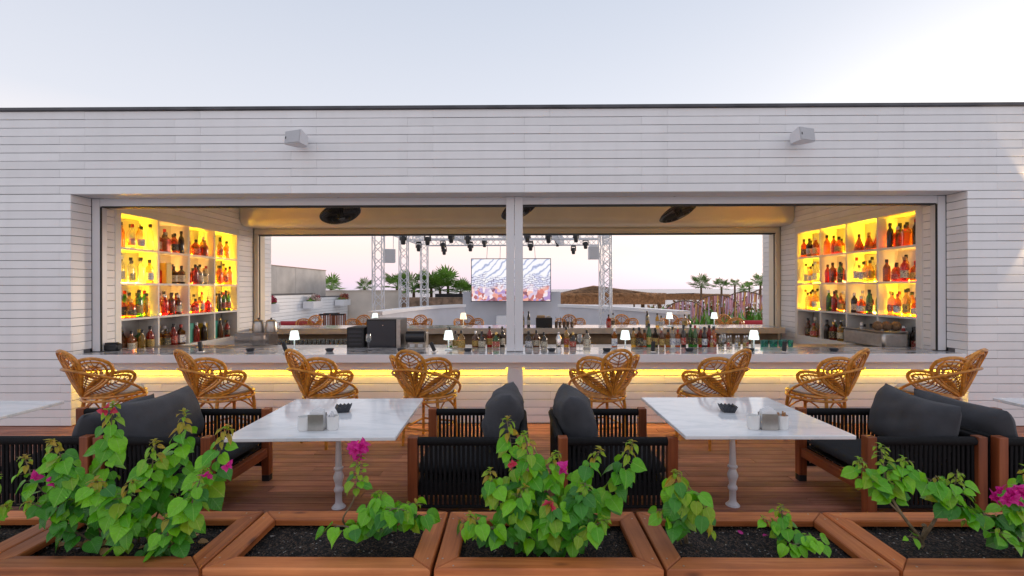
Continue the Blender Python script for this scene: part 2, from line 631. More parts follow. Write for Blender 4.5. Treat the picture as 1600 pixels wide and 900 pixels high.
M_concrete = plain('pale_concrete', (0.52, 0.49, 0.46), rough=0.85, noise=0.22, nscale=1.1, bump=0.2, bscale=12)
M_cream = plain('cream_render', (0.70, 0.61, 0.52), rough=0.85, noise=0.12, nscale=1.4)
M_stone = plain('brown_stone', (0.27, 0.18, 0.12), rough=0.9, noise=0.5, nscale=4, bump=0.8, bscale=9)
M_greywall = plain('grey_white_render', (0.60, 0.60, 0.64), rough=0.7, noise=0.05, nscale=2)
M_thatch = plain('thatch_straw', (0.34, 0.165, 0.075), rough=0.9, noise=0.55, nscale=9, bump=0.8, bscale=30)
M_terrace = plain('terrace_paving', (0.72, 0.70, 0.68), rough=0.7, noise=0.1)  # unseen paving before the deck, made pale to bounce light onto the facade
M_sand = plain('sandy_ground', (0.44, 0.41, 0.36), rough=0.95, noise=0.25, nscale=0.05)
M_sea = plain('sea_water', (0.16, 0.21, 0.27), rough=0.25)
M_palm = plain('palm_green', (0.15, 0.29, 0.035), rough=0.5, noise=0.5, nscale=3, var=0.25)
M_trunk = plain('palm_trunk', (0.16, 0.10, 0.06), rough=0.9, noise=0.4, nscale=14, bump=0.6, bscale=25)
M_stem = plain('bougainvillea_stem', (0.17, 0.125, 0.07), rough=0.7, noise=0.4, nscale=30)
M_leaf = leaf_mat('leaf_green', (0.075, 0.34, 0.006), (0.22, 0.58, 0.010), (0.26, 0.52, 0.06))
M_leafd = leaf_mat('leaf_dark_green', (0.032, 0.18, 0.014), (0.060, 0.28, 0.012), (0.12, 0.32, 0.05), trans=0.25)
M_leafy = leaf_mat('leaf_young', (0.30, 0.44, 0.015), (0.22, 0.48, 0.02), (0.45, 0.55, 0.08), trans=0.4)
M_leafb = leaf_mat('leaf_bronze_tip', (0.46, 0.28, 0.025), (0.38, 0.38, 0.02), (0.5, 0.42, 0.08), trans=0.4)
M_bract = leaf_mat('magenta_bract', (0.60, 0.006, 0.22), (0.76, 0.015, 0.34), (0.85, 0.12, 0.45), trans=0.4)
M_bractr = leaf_mat('red_bract', (0.55, 0.02, 0.06), (0.68, 0.05, 0.10), (0.7, 0.12, 0.12), trans=0.3)
M_dry = plain('dry_leaf', (0.30, 0.17, 0.06), rough=0.85, noise=0.4, nscale=20, var=0.3)
M_led = emit('yellow_led', (1.0, 0.62, 0.02), 9.0)
M_ledbar = emit('yellow_led_bar', (1.0, 0.62, 0.01), 20.0)
M_ledbar_diff = plain('led_profile', (0.8, 0.8, 0.78), rough=0.4)
M_lampshade = emit('lit_lamp_shade', (0.88, 1.0, 0.96), 0.50)
M_lampshade_w = emit('lit_lamp_shade_warm', (1.0, 0.86, 0.58), 0.6)
M_lampstem = plain('acrylic_stem', (0.82, 0.85, 0.86), rough=0.08)
M_glass = glassy('clear_glass', (0.90, 0.92, 0.92), body=0.08, gloss=0.5)
M_glassteal = glassy('teal_glass', (0.30, 0.78, 0.72), body=0.12, gloss=0.3)

# soil: dark peat with pale specks
def soil_mat():
    m, nt, b = new_mat('potting_soil')
    tc = N(nt, 'ShaderNodeTexCoord')
    vo = N(nt, 'ShaderNodeTexVoronoi')
    vo.inputs['Scale'].default_value = 130
    nt.links.new(tc.outputs['Object'], vo.inputs['Vector'])
    rp = ramp(nt, [(0.0, (0.008, 0.006, 0.005)), (0.60, (0.030, 0.018, 0.012)), (0.72, (0.085, 0.052, 0.034)), (0.975, (0.075, 0.05, 0.036)), (0.986, (0.34, 0.31, 0.28))])
    rp.color_ramp.interpolation = 'CONSTANT'
    sp = N(nt, 'ShaderNodeSeparateColor')
    nt.links.new(vo.outputs['Color'], sp.inputs[0])
    nt.links.new(sp.outputs[0], rp.inputs[0])
    nt.links.new(rp.outputs[0], b.inputs['Base Color'])
    b.inputs['Roughness'].default_value = 0.9
    bp = N(nt, 'ShaderNodeBump')
    bp.inputs['Strength'].default_value = 1.0
    bp.inputs['Distance'].default_value = 0.012
    nt.links.new(vo.outputs['Distance'], bp.inputs['Height'])
    nt.links.new(bp.outputs[0], b.inputs['Normal'])
    return m
M_soil = soil_mat()

def screen_mat():
    """a busy bright video picture: pale sloping lines above, lit windows, a red crowd below"""
    m, nt, b = new_mat('video_picture')
    tc = N(nt, 'ShaderNodeTexCoord')
    sx = N(nt, 'ShaderNodeSeparateXYZ')
    nt.links.new(tc.outputs['Object'], sx.inputs[0])
    cb = N(nt, 'ShaderNodeCombineXYZ')
    nt.links.new(sx.outputs['X'], cb.inputs['X'])
    nt.links.new(sx.outputs['Z'], cb.inputs['Y'])
    nz = N(nt, 'ShaderNodeTexNoise')
    nz.inputs['Scale'].default_value = 2.4
    nz.inputs['Detail'].default_value = 6
    nt.links.new(cb.outputs[0], nz.inputs['Vector'])
    sc_ = N(nt, 'ShaderNodeVectorMath', operation='SCALE')
    sc_.inputs['Scale'].default_value = 0.35
    nt.links.new(nz.outputs['Color'], sc_.inputs[0])
    ad = N(nt, 'ShaderNodeVectorMath', operation='ADD')
    nt.links.new(cb.outputs[0], ad.inputs[0])
    nt.links.new(sc_.outputs[0], ad.inputs[1])
    wv = N(nt, 'ShaderNodeTexWave')
    wv.inputs['Scale'].default_value = 1.3
    wv.inputs['Distortion'].default_value = 9.0
    wv.inputs['Detail'].default_value = 3
    mpw = N(nt, 'ShaderNodeMapping')
    mpw.inputs['Rotation'].default_value = (0, 0, 0.9)
    nt.links.new(cb.outputs[0], mpw.inputs['Vector'])
    nt.links.new(mpw.outputs[0], wv.inputs['Vector'])
    top = ramp(nt, [(0.02, (0.42, 0.46, 0.66)), (0.16, (0.74, 0.78, 1.0)), (0.32, (1.0, 0.98, 1.0))])
    nt.links.new(wv.outputs[0], top.inputs[0])
    br = N(nt, 'ShaderNodeTexBrick')
    br.inputs['Scale'].default_value = 2.6
    br.inputs['Mortar Size'].default_value = 0.03
    br.inputs['Color1'].default_value = (1.0, 0.98, 1.0, 1)
    br.inputs['Color2'].default_value = (0.70, 0.72, 0.95, 1)
    br.inputs['Mortar'].default_value = (0.22, 0.20, 0.34, 1)
    nt.links.new(ad.outputs[0], br.inputs['Vector'])
    vo = N(nt, 'ShaderNodeTexVoronoi')
    vo.inputs['Scale'].default_value = 6.5
    nt.links.new(ad.outputs[0], vo.inputs['Vector'])
    sp = N(nt, 'ShaderNodeSeparateColor')
    nt.links.new(vo.outputs['Color'], sp.inputs[0])
    low = ramp(nt, [(0.0, (0.16, 0.08, 0.14)), (0.22, (0.70, 0.20, 0.16)), (0.45, (1.0, 0.55, 0.45)), (0.62, (1.0, 0.88, 0.92)), (0.9, (0.45, 0.30, 0.60))])
    nt.links.new(sp.outputs[0], low.inputs[0])
    def band(lo, hi):
        mr = N(nt, 'ShaderNodeMapRange')
        mr.inputs['From Min'].default_value = lo
        mr.inputs['From Max'].default_value = hi
        z2 = N(nt, 'ShaderNodeMath', operation='MULTIPLY_ADD')
        z2.inputs[1].default_value = 0.9
        nt.links.new(nz.outputs[0], z2.inputs[0])
        nt.links.new(sx.outputs['Z'], z2.inputs[2])
        nt.links.new(z2.outputs[0], mr.inputs['Value'])
        return mr
    m1 = N(nt, 'ShaderNodeMix', data_type='RGBA')
    nt.links.new(band(0.55, 0.70).outputs[0], m1.inputs['Factor'])
    nt.links.new(br.outputs[0], m1.inputs[6])
    nt.links.new(top.outputs[0], m1.inputs[7])
    m2 = N(nt, 'ShaderNodeMix', data_type='RGBA')
    nt.links.new(band(0.0, 0.25).outputs[0], m2.inputs['Factor'])
    nt.links.new(low.outputs[0], m2.inputs[6])
    nt.links.new(m1.outputs[2], m2.inputs[7])
    nt.links.new(m2.outputs[2], b.inputs['Emission Color'])
    b.inputs['Emission Strength'].default_value = 0.48
    b.inputs['Base Color'].default_value = (0.02, 0.02, 0.02, 1)
    return m
M_screen = screen_mat()

#PART2
# ------------------------------------------------------------------ ground, terrace, deck, sea
FY = 6.0            # front plane of the facade
BY = 6.15           # boarded front of the bar
OPX = 5.72          # half width of the opening
SOF = 2.987         # underside of the opening
PITCH = 0.1065      # board pitch
TOPZ = SOF + 10 * PITCH

struct(MB().add([(-20000, -20000, -4), (20000, -20000, -4), (20000, 20000, -4), (-20000, 20000, -4)], [(0, 1, 2, 3)]).build('ground', M_sand))
struct(MB().add([(-20000, 110, -3.9), (20000, 110, -3.9), (20000, 20000, -3.9), (-20000, 20000, -3.9)], [(0, 1, 2, 3)]).build('sea', M_sea))
struct(MB().box(-15, 15, -6, 27, -3.99, -0.035).build('terrace', M_terrace))

deck = struct(MB().box(-11, 11, 1.75, 6.14, -0.034, -0.026).build('deck', M_wallcore))
board_cache = {}
def board_mesh(kind, L, w, t, mat, axis='X', b=0.0025):
    k = (kind, round(L, 3), w, t, axis)
    if k not in board_cache:
        if axis == 'X':
            mb = MB().box(-L / 2, L / 2, -w / 2, w / 2, -t / 2, t / 2, b)       # lying: width in y, thickness in z
        elif axis == 'XZ':
            mb = MB().box(-L / 2, L / 2, -t / 2, t / 2, -w / 2, w / 2, b)       # upright, facing -y
        else:
            mb = MB().box(-t / 2, t / 2, -L / 2, L / 2, -w / 2, w / 2, b)       # upright, facing x
        board_cache[k] = mb.mesh(kind, mat)
    return board_cache[k]

def rows_cut(x0, x1, L, off):
    """joint positions of a row of boards of length L"""
    xs = [x0]
    k = math.floor((x0 - off) / L) + 1
    while off + k * L < x1 - 0.02:
        if off + k * L > xs[-1] + 0.05:
            xs.append(off + k * L)
        k += 1
    xs.append(x1)
    return xs

dp = 0.115
y = 6.135 - dp / 2
r_ = 0
while y > 1.8:
    half = min(9.0, 1.25 * y + 1.2)
    xs = rows_cut(-half, half, 2.9, (r_ % 4) * 0.83 + random.uniform(-0.1, 0.1))
    for a, c in zip(xs, xs[1:]):
        L = c - a - 0.003
        o = link('deck_board', board_mesh('deck_board', L, dp - 0.006, 0.022, M_deck), deck, ((a + c) / 2, y, -0.011 + random.uniform(-0.0012, 0.0012)))
    y -= dp
    r_ += 1

# ------------------------------------------------------------------ the bar building
bld = thing('bar_building', 'long white boarded bar pavilion with a wide serving opening through it', 'building', (0, 8, 0))
def P(name, mb, mat, parent=bld, smooth=False):
    """part given in world coordinates"""
    o = mb.build(name, mat, parent, smooth)
    o.location = -Vector(bld.location) if parent is bld else (0, 0, 0)
    return o
wall_core = P('wall', MB()
              .box(-8.4, -OPX - 0.022, FY + 0.022, 6.30, 0, TOPZ - 0.002)
              .box(OPX + 0.022, 8.4, FY + 0.022, 6.30, 0, TOPZ - 0.002)
              .box(-OPX - 0.0215, OPX + 0.0215, FY + 0.0225, 6.298, SOF + 0.012, TOPZ - 0.004)
              .box(-8.4, -5.985, 6.302, 10.4, 0, 3.5).box(5.985, 8.4, 6.302, 10.4, 0, 3.5), M_wallcore)
P('soffit', MB().box(-OPX, OPX, FY + 0.002, 6.299, SOF, SOF + 0.011), M_frame)
P('roof', MB().box(-8.4, 8.4, 6.302, 10.4, 3.502, TOPZ - 0.01), M_ceiling)
fl = P('roof_flashing', MB().box(-8.44, 8.44, FY - 0.03, FY + 0.2, TOPZ, TOPZ + 0.042, 0.006), M_flash)
# facade boards: two alternating joint patterns
JA, JB = (820 - 806) / F * FY, (860 - 806) / F * FY
Lb = 183 / F * FY
for k in range(-28, 10):
    z = SOF + (k + 0.5) * PITCH
    off = JA if k % 2 == 0 else JB
    spans = [(-8.4, 8.4)] if k >= 0 else [(-8.4, -OPX), (OPX, 8.4)]
    for (x0, x1) in spans:
        xs = rows_cut(x0, x1, Lb, off)
        for a, c in zip(xs, xs[1:]):
            L = c - a - 0.0012
            o = link('board', board_mesh('board', L, PITCH - 0.0062, 0.02, M_board, 'XZ'), wall_core,
                     ((a + c) / 2, FY + 0.01 + random.uniform(-0.0012, 0.0012), z + random.uniform(-0.001, 0.001)))
# boards on the two reveals
for sx in (-1, 1):
    for k in range(-28, 0):
        z = SOF + (k + 0.5) * PITCH
        deep = 6.298 if z > 0.95 else BY + 0.03
        L = deep - FY - 0.021
        link('reveal_board', board_mesh('reveal_board', L, PITCH - 0.0062, 0.02, M_board, 'Y'), wall_core,
             (sx * (OPX + 0.0115), FY + 0.021 + L / 2, z + random.uniform(-0.001, 0.001)))
for sx in (-1, 1):
    P('end_wall', MB().box(min(sx * 8.401, sx * 8.43), max(sx * 8.401, sx * 8.43), FY, 10.72, 0, TOPZ - 0.003), M_white)
# window frame: jambs, header, bottom seal, centre post
for sx in (-1, 1):
    P('jamb', MB().box(sx * 5.667 - 0.052, sx * 5.667 + 0.052, 6.301, 6.42, 0.925, SOF - 0.004, 0.004), M_frame)
    P('jamb_seal', MB().box(sx * 5.606 - 0.0085, sx * 5.606 + 0.0085, 6.305, 6.322, 0.925, 2.872), M_rubber)
P('shutter_header', MB().box(-5.612, 5.612, 6.303, 6.50, 2.885, SOF - 0.001, 0.004), M_frame)
P('header_seal', MB().box(-5.595, 5.595, 6.308, 6.40, 2.868, 2.884), M_rubber)
cp = P('centre_post', MB().box(-0.127, -0.019, 6.26, 6.42, 0.925, SOF - 0.003, 0.004).box(-0.015, 0.095, 6.26, 6.42, 0.925, SOF - 0.003, 0.004), M_frame)
P('post_base', MB().box(-0.115, 0.092, BY - 0.03, BY + 0.01, 0.0, 0.735, 0.003), M_frame)
# interior: side walls boarded, ceiling, back header, back posts
XW = 5.65
SY0, SDY, SZ0, SDZ = 6.70, 0.692, 0.81, 0.515       # shelf grid: start, column pitch, bottom, row pitch
SY1, SZ1 = SY0 + 4 * SDY, SZ0 + 4 * SDZ
inner = P('interior_wall', MB()
          .box(-5.98, -XW - 0.022, 6.43, 6.585, 0, 3.5).box(-5.98, -XW - 0.022, SY1 + 0.095, 10.1, 0, 3.5)
          .box(-5.98, -XW - 0.022, 6.586, SY1 + 0.094, SZ1 + 0.05, 3.5).box(-5.98, -XW - 0.022, 6.586, SY1 + 0.094, 0, SZ0 - 0.06)
          .box(XW + 0.022, 5.98, 6.43, 6.585, 0, 3.5).box(XW + 0.022, 5.98, SY1 + 0.095, 10.1, 0, 3.5)
          .box(XW + 0.022, 5.98, 6.586, SY1 + 0.094, SZ1 + 0.05, 3.5).box(XW + 0.022, 5.98, 6.586, SY1 + 0.094, 0, SZ0 - 0.06), M_wallcore)
for sx in (-1, 1):
    for k in range(-28, 5):
        z = SOF + (k + 0.5) * PITCH
        if z > 3.49:
            continue
        if z - PITCH / 2 > SZ1 + 0.045 or z + PITCH / 2 < SZ0 - 0.05:
            spans = [(6.43, 10.08)]
        else:
            spans = [(6.43, 6.585), (SY1 + 0.095, 10.08)]
        for a, c in spans:
            link('interior_board', board_mesh('interior_board', c - a, PITCH - 0.0062, 0.02, M_board, 'Y'), inner, (sx * (XW + 0.0115), (a + c) / 2, z))
P('ceiling', MB().box(-5.98, 5.98, 6.302, 10.395, 3.46, 3.50), M_ceiling)
# rolled shutter box over the rear opening, rounded lower edge
prof = [(9.57, 3.459), (9.57, 3.22)] + [(9.57 + 0.16 * (1 - math.cos(a)), 3.22 - 0.15 * math.sin(a)) for a in [PI / 2 * i / 8 for i in range(1, 9)]] + [(10.09, 3.07), (10.09, 3.459)]
sb_v, n_ = [], len(prof)
for x in (-5.64, 5.64):
    sb_v += [(x, a, z) for a, z in prof]
P('rear_shutter_box', MB().add(sb_v, [tuple(range(n_)), tuple(reversed(range(n_, 2 * n_)))] + [(i, n_ + i, n_ + (i + 1) % n_, (i + 1) % n_) for i in range(n_)]), M_shutter, smooth=True)
P('rear_header', MB().box(-5.64, 5.64, 10.09, 10.38, 2.945, 3.46, 0.003), M_shutter)
P('rear_header_trim', MB().box(-5.6, 5.6, 10.06, 10.089, 2.99, 3.04), M_shutter)
P('rear_header_seal', MB().box(-5.56, 5.56, 10.12, 10.3, 2.925, 2.944), M_rubber)
for sx in (-1, 1):
    P('rear_post', MB().box(sx * 5.61 - 0.05, sx * 5.61 + 0.05, 10.10, 10.38, 0.0, 2.944, 0.004), M_shutter)
    P('rear_post_seal', MB().box(sx * 5.552 - 0.007, sx * 5.552 + 0.007, 10.15, 10.168, 0.95, 2.92), M_rubber)
    for k in range(-20, 0):
        z = SOF + (k + 0.5) * PITCH
        link('rear_reveal_board', board_mesh('rear_reveal_board', 0.30, PITCH - 0.0062, 0.02, M_board, 'Y'), inner, (sx * 5.60, 10.56, z))
    P('rear_wall', MB().box(sx * 5.62 if sx > 0 else -8.4, 8.4 if sx > 0 else sx * 5.62, 10.401, 10.72, 0, TOPZ - 0.02), M_white)
P('floor', MB().box(-5.98, 5.98, 6.302, 10.4, -0.03, 0.0), M_terrace)

# ------------------------------------------------------------------ front bar counter
ctr = thing('bar_counter', 'long white bar counter with marble top and yellow light strip underneath', 'bar counter', (0, 6.2, 0))
def PC(name, mb, mat, smooth=False):
    o = mb.build(name, mat, ctr, smooth)
    o.location = -Vector(ctr.location)
    return o
CT = 0.917
PC('counter_top', MB().box(-OPX + 0.012, OPX - 0.012, 6.022, 6.74, CT - 0.03, CT, 0.003), M_ctop)
PC('fascia', MB().box(-OPX + 0.012, OPX - 0.012, FY, 6.021, 0.812, CT + 0.002, 0.003), M_white)
PC('underside', MB().box(-OPX + 0.015, OPX - 0.015, 6.0225, 6.298, 0.84, CT - 0.031), M_white)
PC('apron', MB().box(-OPX + 0.014, OPX - 0.014, BY - 0.045, BY + 0.13, 0.735, 0.839, 0.002), M_white)
for a, c in ((-OPX + 0.02, -0.13), (0.105, OPX - 0.02)):
    PC('light_strip', MB().box(a, c, BY - 0.034, BY - 0.010, 0.724, 0.7345), M_ledbar)
    PC('added_light_lip', MB().box(a, c, BY - 0.045, BY - 0.0415, 0.701, 0.7348), M_white)  # lip added to keep the strip's light off the deck
core = PC('front_panel', MB().box(-OPX + 0.01, OPX - 0.01, BY + 0.022, BY + 0.13, 0.0, 0.734), M_wallcore)
for k in range(7):
    z = 0.7215 - (k + 0.5) * 0.103
    xs = rows_cut(-OPX + 0.012, OPX - 0.012, 1.49, 0.45 if k % 2 else -0.2)
    for a, c in zip(xs, xs[1:]):
        link('board', board_mesh('counter_board', c - a - 0.0025, 0.095, 0.02, M_board, 'XZ'), core, ((a + c) / 2, BY + 0.01 + random.uniform(-0.001, 0.001), z))
# inner work ledge behind the counter
PC('work_ledge', MB().box(-5.6, 5.6, 6.78, 7.36, 0.85, 0.885, 0.003).box(-5.6, 5.6, 6.80, 7.30, 0.0, 0.849), M_steel)

# rear bar counter
rc = thing('rear_bar_counter', 'pale counter along the far side of the bar facing the stage', 'bar counter', (0, 10, 0))
def PR(name, mb, mat):
    o = mb.build(name, mat, rc)
    o.location = -Vector(rc.location)
    return o
PR('counter_top', MB().box(-5.53, 5.53, 9.72, 10.62, 0.90, 0.945, 0.004), M_ctop)
PR('fascia', MB().box(-5.53, 5.53, 9.70, 9.719, 0.83, 0.947, 0.003), plain('pale_oak_fascia', (0.62, 0.53, 0.44), rough=0.5, noise=0.08))
PR('panel', MB().box(-5.53, 5.53, 9.98, 10.60, 0.0, 0.899), plain('brown_panel', (0.34, 0.22, 0.13), rough=0.6, noise=0.25, nscale=5))
PR('glass_shelf', MB().box(-5.53, 5.53, 9.40, 9.97, 0.56, 0.59), M_steel)
PR('cabinet', MB().box(-5.53, 5.53, 9.45, 9.95, 0.0, 0.559), M_shelf)

# ------------------------------------------------------------------ lit bottle shelves
# which compartments glow (rows from the top, columns from the nearest one), brightness 0..3
GLOW = {-1: [[3, 1, 2, 3], [3, 1, 1, 3], [2, 1, 2, 2], [0, 0, 0, 0]],
        1: [[2, 3, 3, 2], [1, 3, 1, 3], [3, 1, 1, 3], [0, 0, 0, 0]]}
M_ledn = {1: emit('yellow_led_low', (1.0, 0.48, 0.08), 75.0), 2: emit('yellow_led_mid', (1.0, 0.55, 0.012), 160.0), 3: emit('yellow_led_high', (1.0, 0.58, 0.012), 230.0)}
for sx, side in ((-1, 'left'), (1, 'right')):
    sh = thing('bottle_shelf', 'white %s wall shelf of sixteen compartments with yellow lights and mirrors' % side, 'shelf', (sx * XW, (SY0 + SY1) / 2, 0))
    def PS(name, mb, mat):
        o = mb.build(name, mat, sh)
        o.location = -Vector(sh.location)
        return o
    def bx(x0, x1, *r, b=0.0):          # x measured into the wall
        a, c = sx * x0, sx * x1
        return MB().box(min(a, c), max(a, c), *r, b)
    xf, xb = XW - 0.006, XW + 0.31
    # outer frame and dividers
    PS('stile', bx(xf, xb, SY0 - 0.113, SY0 - 0.012, SZ0 - 0.062, SOF - 0.003, b=0.002), M_shelf)
    PS('stile', bx(xf, xb, SY1 + 0.012, SY1 + 0.09, SZ0 - 0.062, SOF - 0.003, b=0.002), M_shelf)
    PS('top_rail', bx(xf, xb - 0.0005, SY0 - 0.0115, SY1 + 0.0115, SZ1 + 0.0165, SOF - 0.003), M_shelf)
    PS('bottom_rail', bx(xf, xb - 0.0005, SY0 - 0.0115, SY1 + 0.0115, SZ0 - 0.062, SZ0 - 0.0165), M_shelf)
    for r in range(5):
        z = SZ0 + r * SDZ
        PS('shelf_board', bx(xf + 0.0005, xb - 0.001, SY0 - 0.0115, SY1 + 0.0115, z - 0.016, z + 0.016, b=0.002), M_shelf)
    for c in range(1, 4):
        yy = SY0 + c * SDY
        for r in range(4):
            PS('divider', bx(xf + 0.001, xb - 0.002, yy - 0.014, yy + 0.014, SZ0 + r * SDZ + 0.0165, SZ0 + (r + 1) * SDZ - 0.0165), M_shelf)
    for r in range(4):
        for c in range(4):
            z = SZ1 - (r + 1) * SDZ
            y0, y1 = SY0 + c * SDY + 0.016, SY0 + (c + 1) * SDY - 0.016
            PS('mirror_panel', bx(xb - 0.012, xb - 0.0065, y0, y1, z + 0.018, z + SDZ - 0.018), M_mirror)
            g = GLOW[sx][r][c]
            if g:
                PS('light_strip', bx(xb - 0.034, xb - 0.014, y0 + 0.01, y1 - 0.01, z + 0.0168, z + 0.028), M_ledn[g])

#PART3
# ------------------------------------------------------------------ bottles
def bottle_profiles():
    d = {}
    d['round'] = [(0.0, 0.0), (0.036, 0.0), (0.038, 0.01), (0.038, 0.17), (0.034, 0.20), (0.018, 0.225), (0.0145, 0.24), (0.0145, 0.285), (0.0, 0.285)]
    d['tall'] = [(0.0, 0.0), (0.033, 0.0), (0.035, 0.01), (0.034, 0.20), (0.028, 0.235), (0.015, 0.265), (0.013, 0.325), (0.0, 0.325)]
    d['stout'] = [(0.0, 0.0), (0.048, 0.0), (0.051, 0.012), (0.050, 0.12), (0.042, 0.15), (0.02, 0.175), (0.016, 0.19), (0.016, 0.225), (0.0, 0.225)]
    d['cone'] = [(0.0, 0.0), (0.058, 0.0), (0.060, 0.012), (0.048, 0.09), (0.026, 0.16), (0.016, 0.19), (0.0155, 0.24), (0.0, 0.24)]
    return d
BP = bottle_profiles()
BM = {}
for k, pr in BP.items():
    BM[k] = MB().lathe(pr, 12).mesh('bottle_body_' + k, M_glass, True)
def sq_bottle():
    mb = MB()
    mb.box(-0.036, 0.036, -0.036, 0.036, 0, 0.185, 0.008)
    mb.lathe([(0.034, 0.185), (0.018, 0.205), (0.0145, 0.215), (0.0145, 0.26), (0.0, 0.26)], 10)
    return mb
BM['square'] = sq_bottle().mesh('bottle_body_square', M_glass, False)
BH = {'round': 0.285, 'tall': 0.325, 'stout': 0.225, 'cone': 0.24, 'square': 0.26}
BR = {'round': 0.0385, 'tall': 0.0350, 'stout': 0.0510, 'cone': 0.052, 'square': 0.0385}
CAPM = MB().lathe([(0.0175, -0.032), (0.0178, 0.006), (0.015, 0.010), (0.0, 0.010)], 10).mesh('bottle_cap', M_black, True)
LABM = {}
for k in BM:
    r = BR[k] + 0.0008
    z0, z1 = {'round': (0.04, 0.13), 'tall': (0.05, 0.15), 'stout': (0.025, 0.10), 'cone': (0.025, 0.06), 'square': (0.03, 0.13)}[k]
    mb = MB()
    if k == 'square':
        mb.box(-0.0365 - 0.0006, 0.0365 + 0.0006, -0.0375, 0.0375, z0, z1)
    else:
        mb.lathe([(r, z0), (r - (0.006 if k == 'cone' else 0), z1)], 12)
    LABM[k] = mb.mesh('bottle_label_' + k, M_paper, True)
GL = {'amber': glassy('amber_glass', (0.80, 0.36, 0.06), 0.22), 'clear': glassy('clear_bottle_glass', (0.95, 0.94, 0.86), 0.10),
      'orange': glassy('orange_glass', (0.90, 0.30, 0.04), 0.35), 'red': glassy('red_glass', (0.72, 0.07, 0.03), 0.35),
      'green': glassy('green_glass', (0.16, 0.46, 0.10), 0.22), 'dark': glassy('dark_glass', (0.10, 0.07, 0.05), 0.4),
      'brown': glassy('brown_glass', (0.42, 0.17, 0.05), 0.25), 'golden': glassy('golden_glass', (0.93, 0.66, 0.16), 0.22),
      'teal': plain('teal_carton', (0.02, 0.30, 0.24), rough=0.4), 'yellow': plain('yellow_carton', (0.75, 0.48, 0.03), rough=0.4)}
def label_mat(name, base, ink):
    m, nt, b = new_mat(name)
    tc = N(nt, 'ShaderNodeTexCoord')
    mp = N(nt, 'ShaderNodeMapping')
    mp.inputs['Scale'].default_value = (60, 60, 110)
    nt.links.new(tc.outputs['Object'], mp.inputs['Vector'])
    oi = N(nt, 'ShaderNodeObjectInfo')
    ad = N(nt, 'ShaderNodeVectorMath', operation='ADD')
    nt.links.new(mp.outputs[0], ad.inputs[0])
    nt.links.new(oi.outputs['Location'], ad.inputs[1])
    nz = N(nt, 'ShaderNodeTexNoise')
    nz.inputs['Scale'].default_value = 1.0
    nz.inputs['Detail'].default_value = 2
    nt.links.new(ad.outputs[0], nz.inputs['Vector'])
    rp = ramp(nt, [(0.55, base), (0.60, ink)])
    nt.links.new(nz.outputs[0], rp.inputs[0])
    nt.links.new(rp.outputs[0], b.inputs['Base Color'])
    b.inputs['Roughness'].default_value = 0.5
    return m
LB = [label_mat('cream_label', (0.72, 0.66, 0.52), (0.12, 0.08, 0.06)), label_mat('white_label', (0.80, 0.80, 0.78), (0.10, 0.12, 0.30)),
      label_mat('black_label', (0.03, 0.03, 0.03), (0.55, 0.45, 0.22)), label_mat('red_label', (0.50, 0.05, 0.04), (0.75, 0.66, 0.5)),
      label_mat('gold_label', (0.58, 0.40, 0.12), (0.10, 0.06, 0.04))]
CAPS = [M_black, plain('gold_cap', (0.60, 0.40, 0.12), rough=0.3, metal=0.7), plain('red_cap', (0.5, 0.04, 0.03), rough=0.4), plain('silver_cap', (0.6, 0.6, 0.6), rough=0.25, metal=0.9), plain('cork_cap', (0.42, 0.25, 0.12), rough=0.8), M_white]
CARTM = MB().box(-0.05, 0.05, -0.05, 0.05, 0, 0.28, 0.003).mesh('carton', GL['teal'])
SHAPEW = {'round': 'round', 'tall': 'tall slim', 'stout': 'stout', 'cone': 'bell-shaped', 'square': 'square', 'carton': ''}
def bottle(x, y, z, shape, colour, label, group, cap=None, lab=None, s=1.0, cover=True, fat=1.0):
    if shape == 'carton':
        o = link('bottle_carton', CARTM, None, (x, y, z), (0, 0, random.uniform(-.3, .3)), GL[colour])
        o.scale = (s, s, s)
        return tag(o, label, 'box', group)
    t = thing('bottle', label, 'bottle', (x, y, z), random.uniform(-0.5, 0.5), group)
    t.scale = (s * fat, s * fat, s)
    link('glass_body', BM[shape], t, mat=GL[colour])
    link('cap', CAPM, t, (0, 0, BH[shape]), mat=cap or (M_black if random.random() < 0.55 else random.choice(CAPS)))
    if cover:
        link('paper_label', LABM[shape], t, mat=lab or random.choice(LB))
    return t

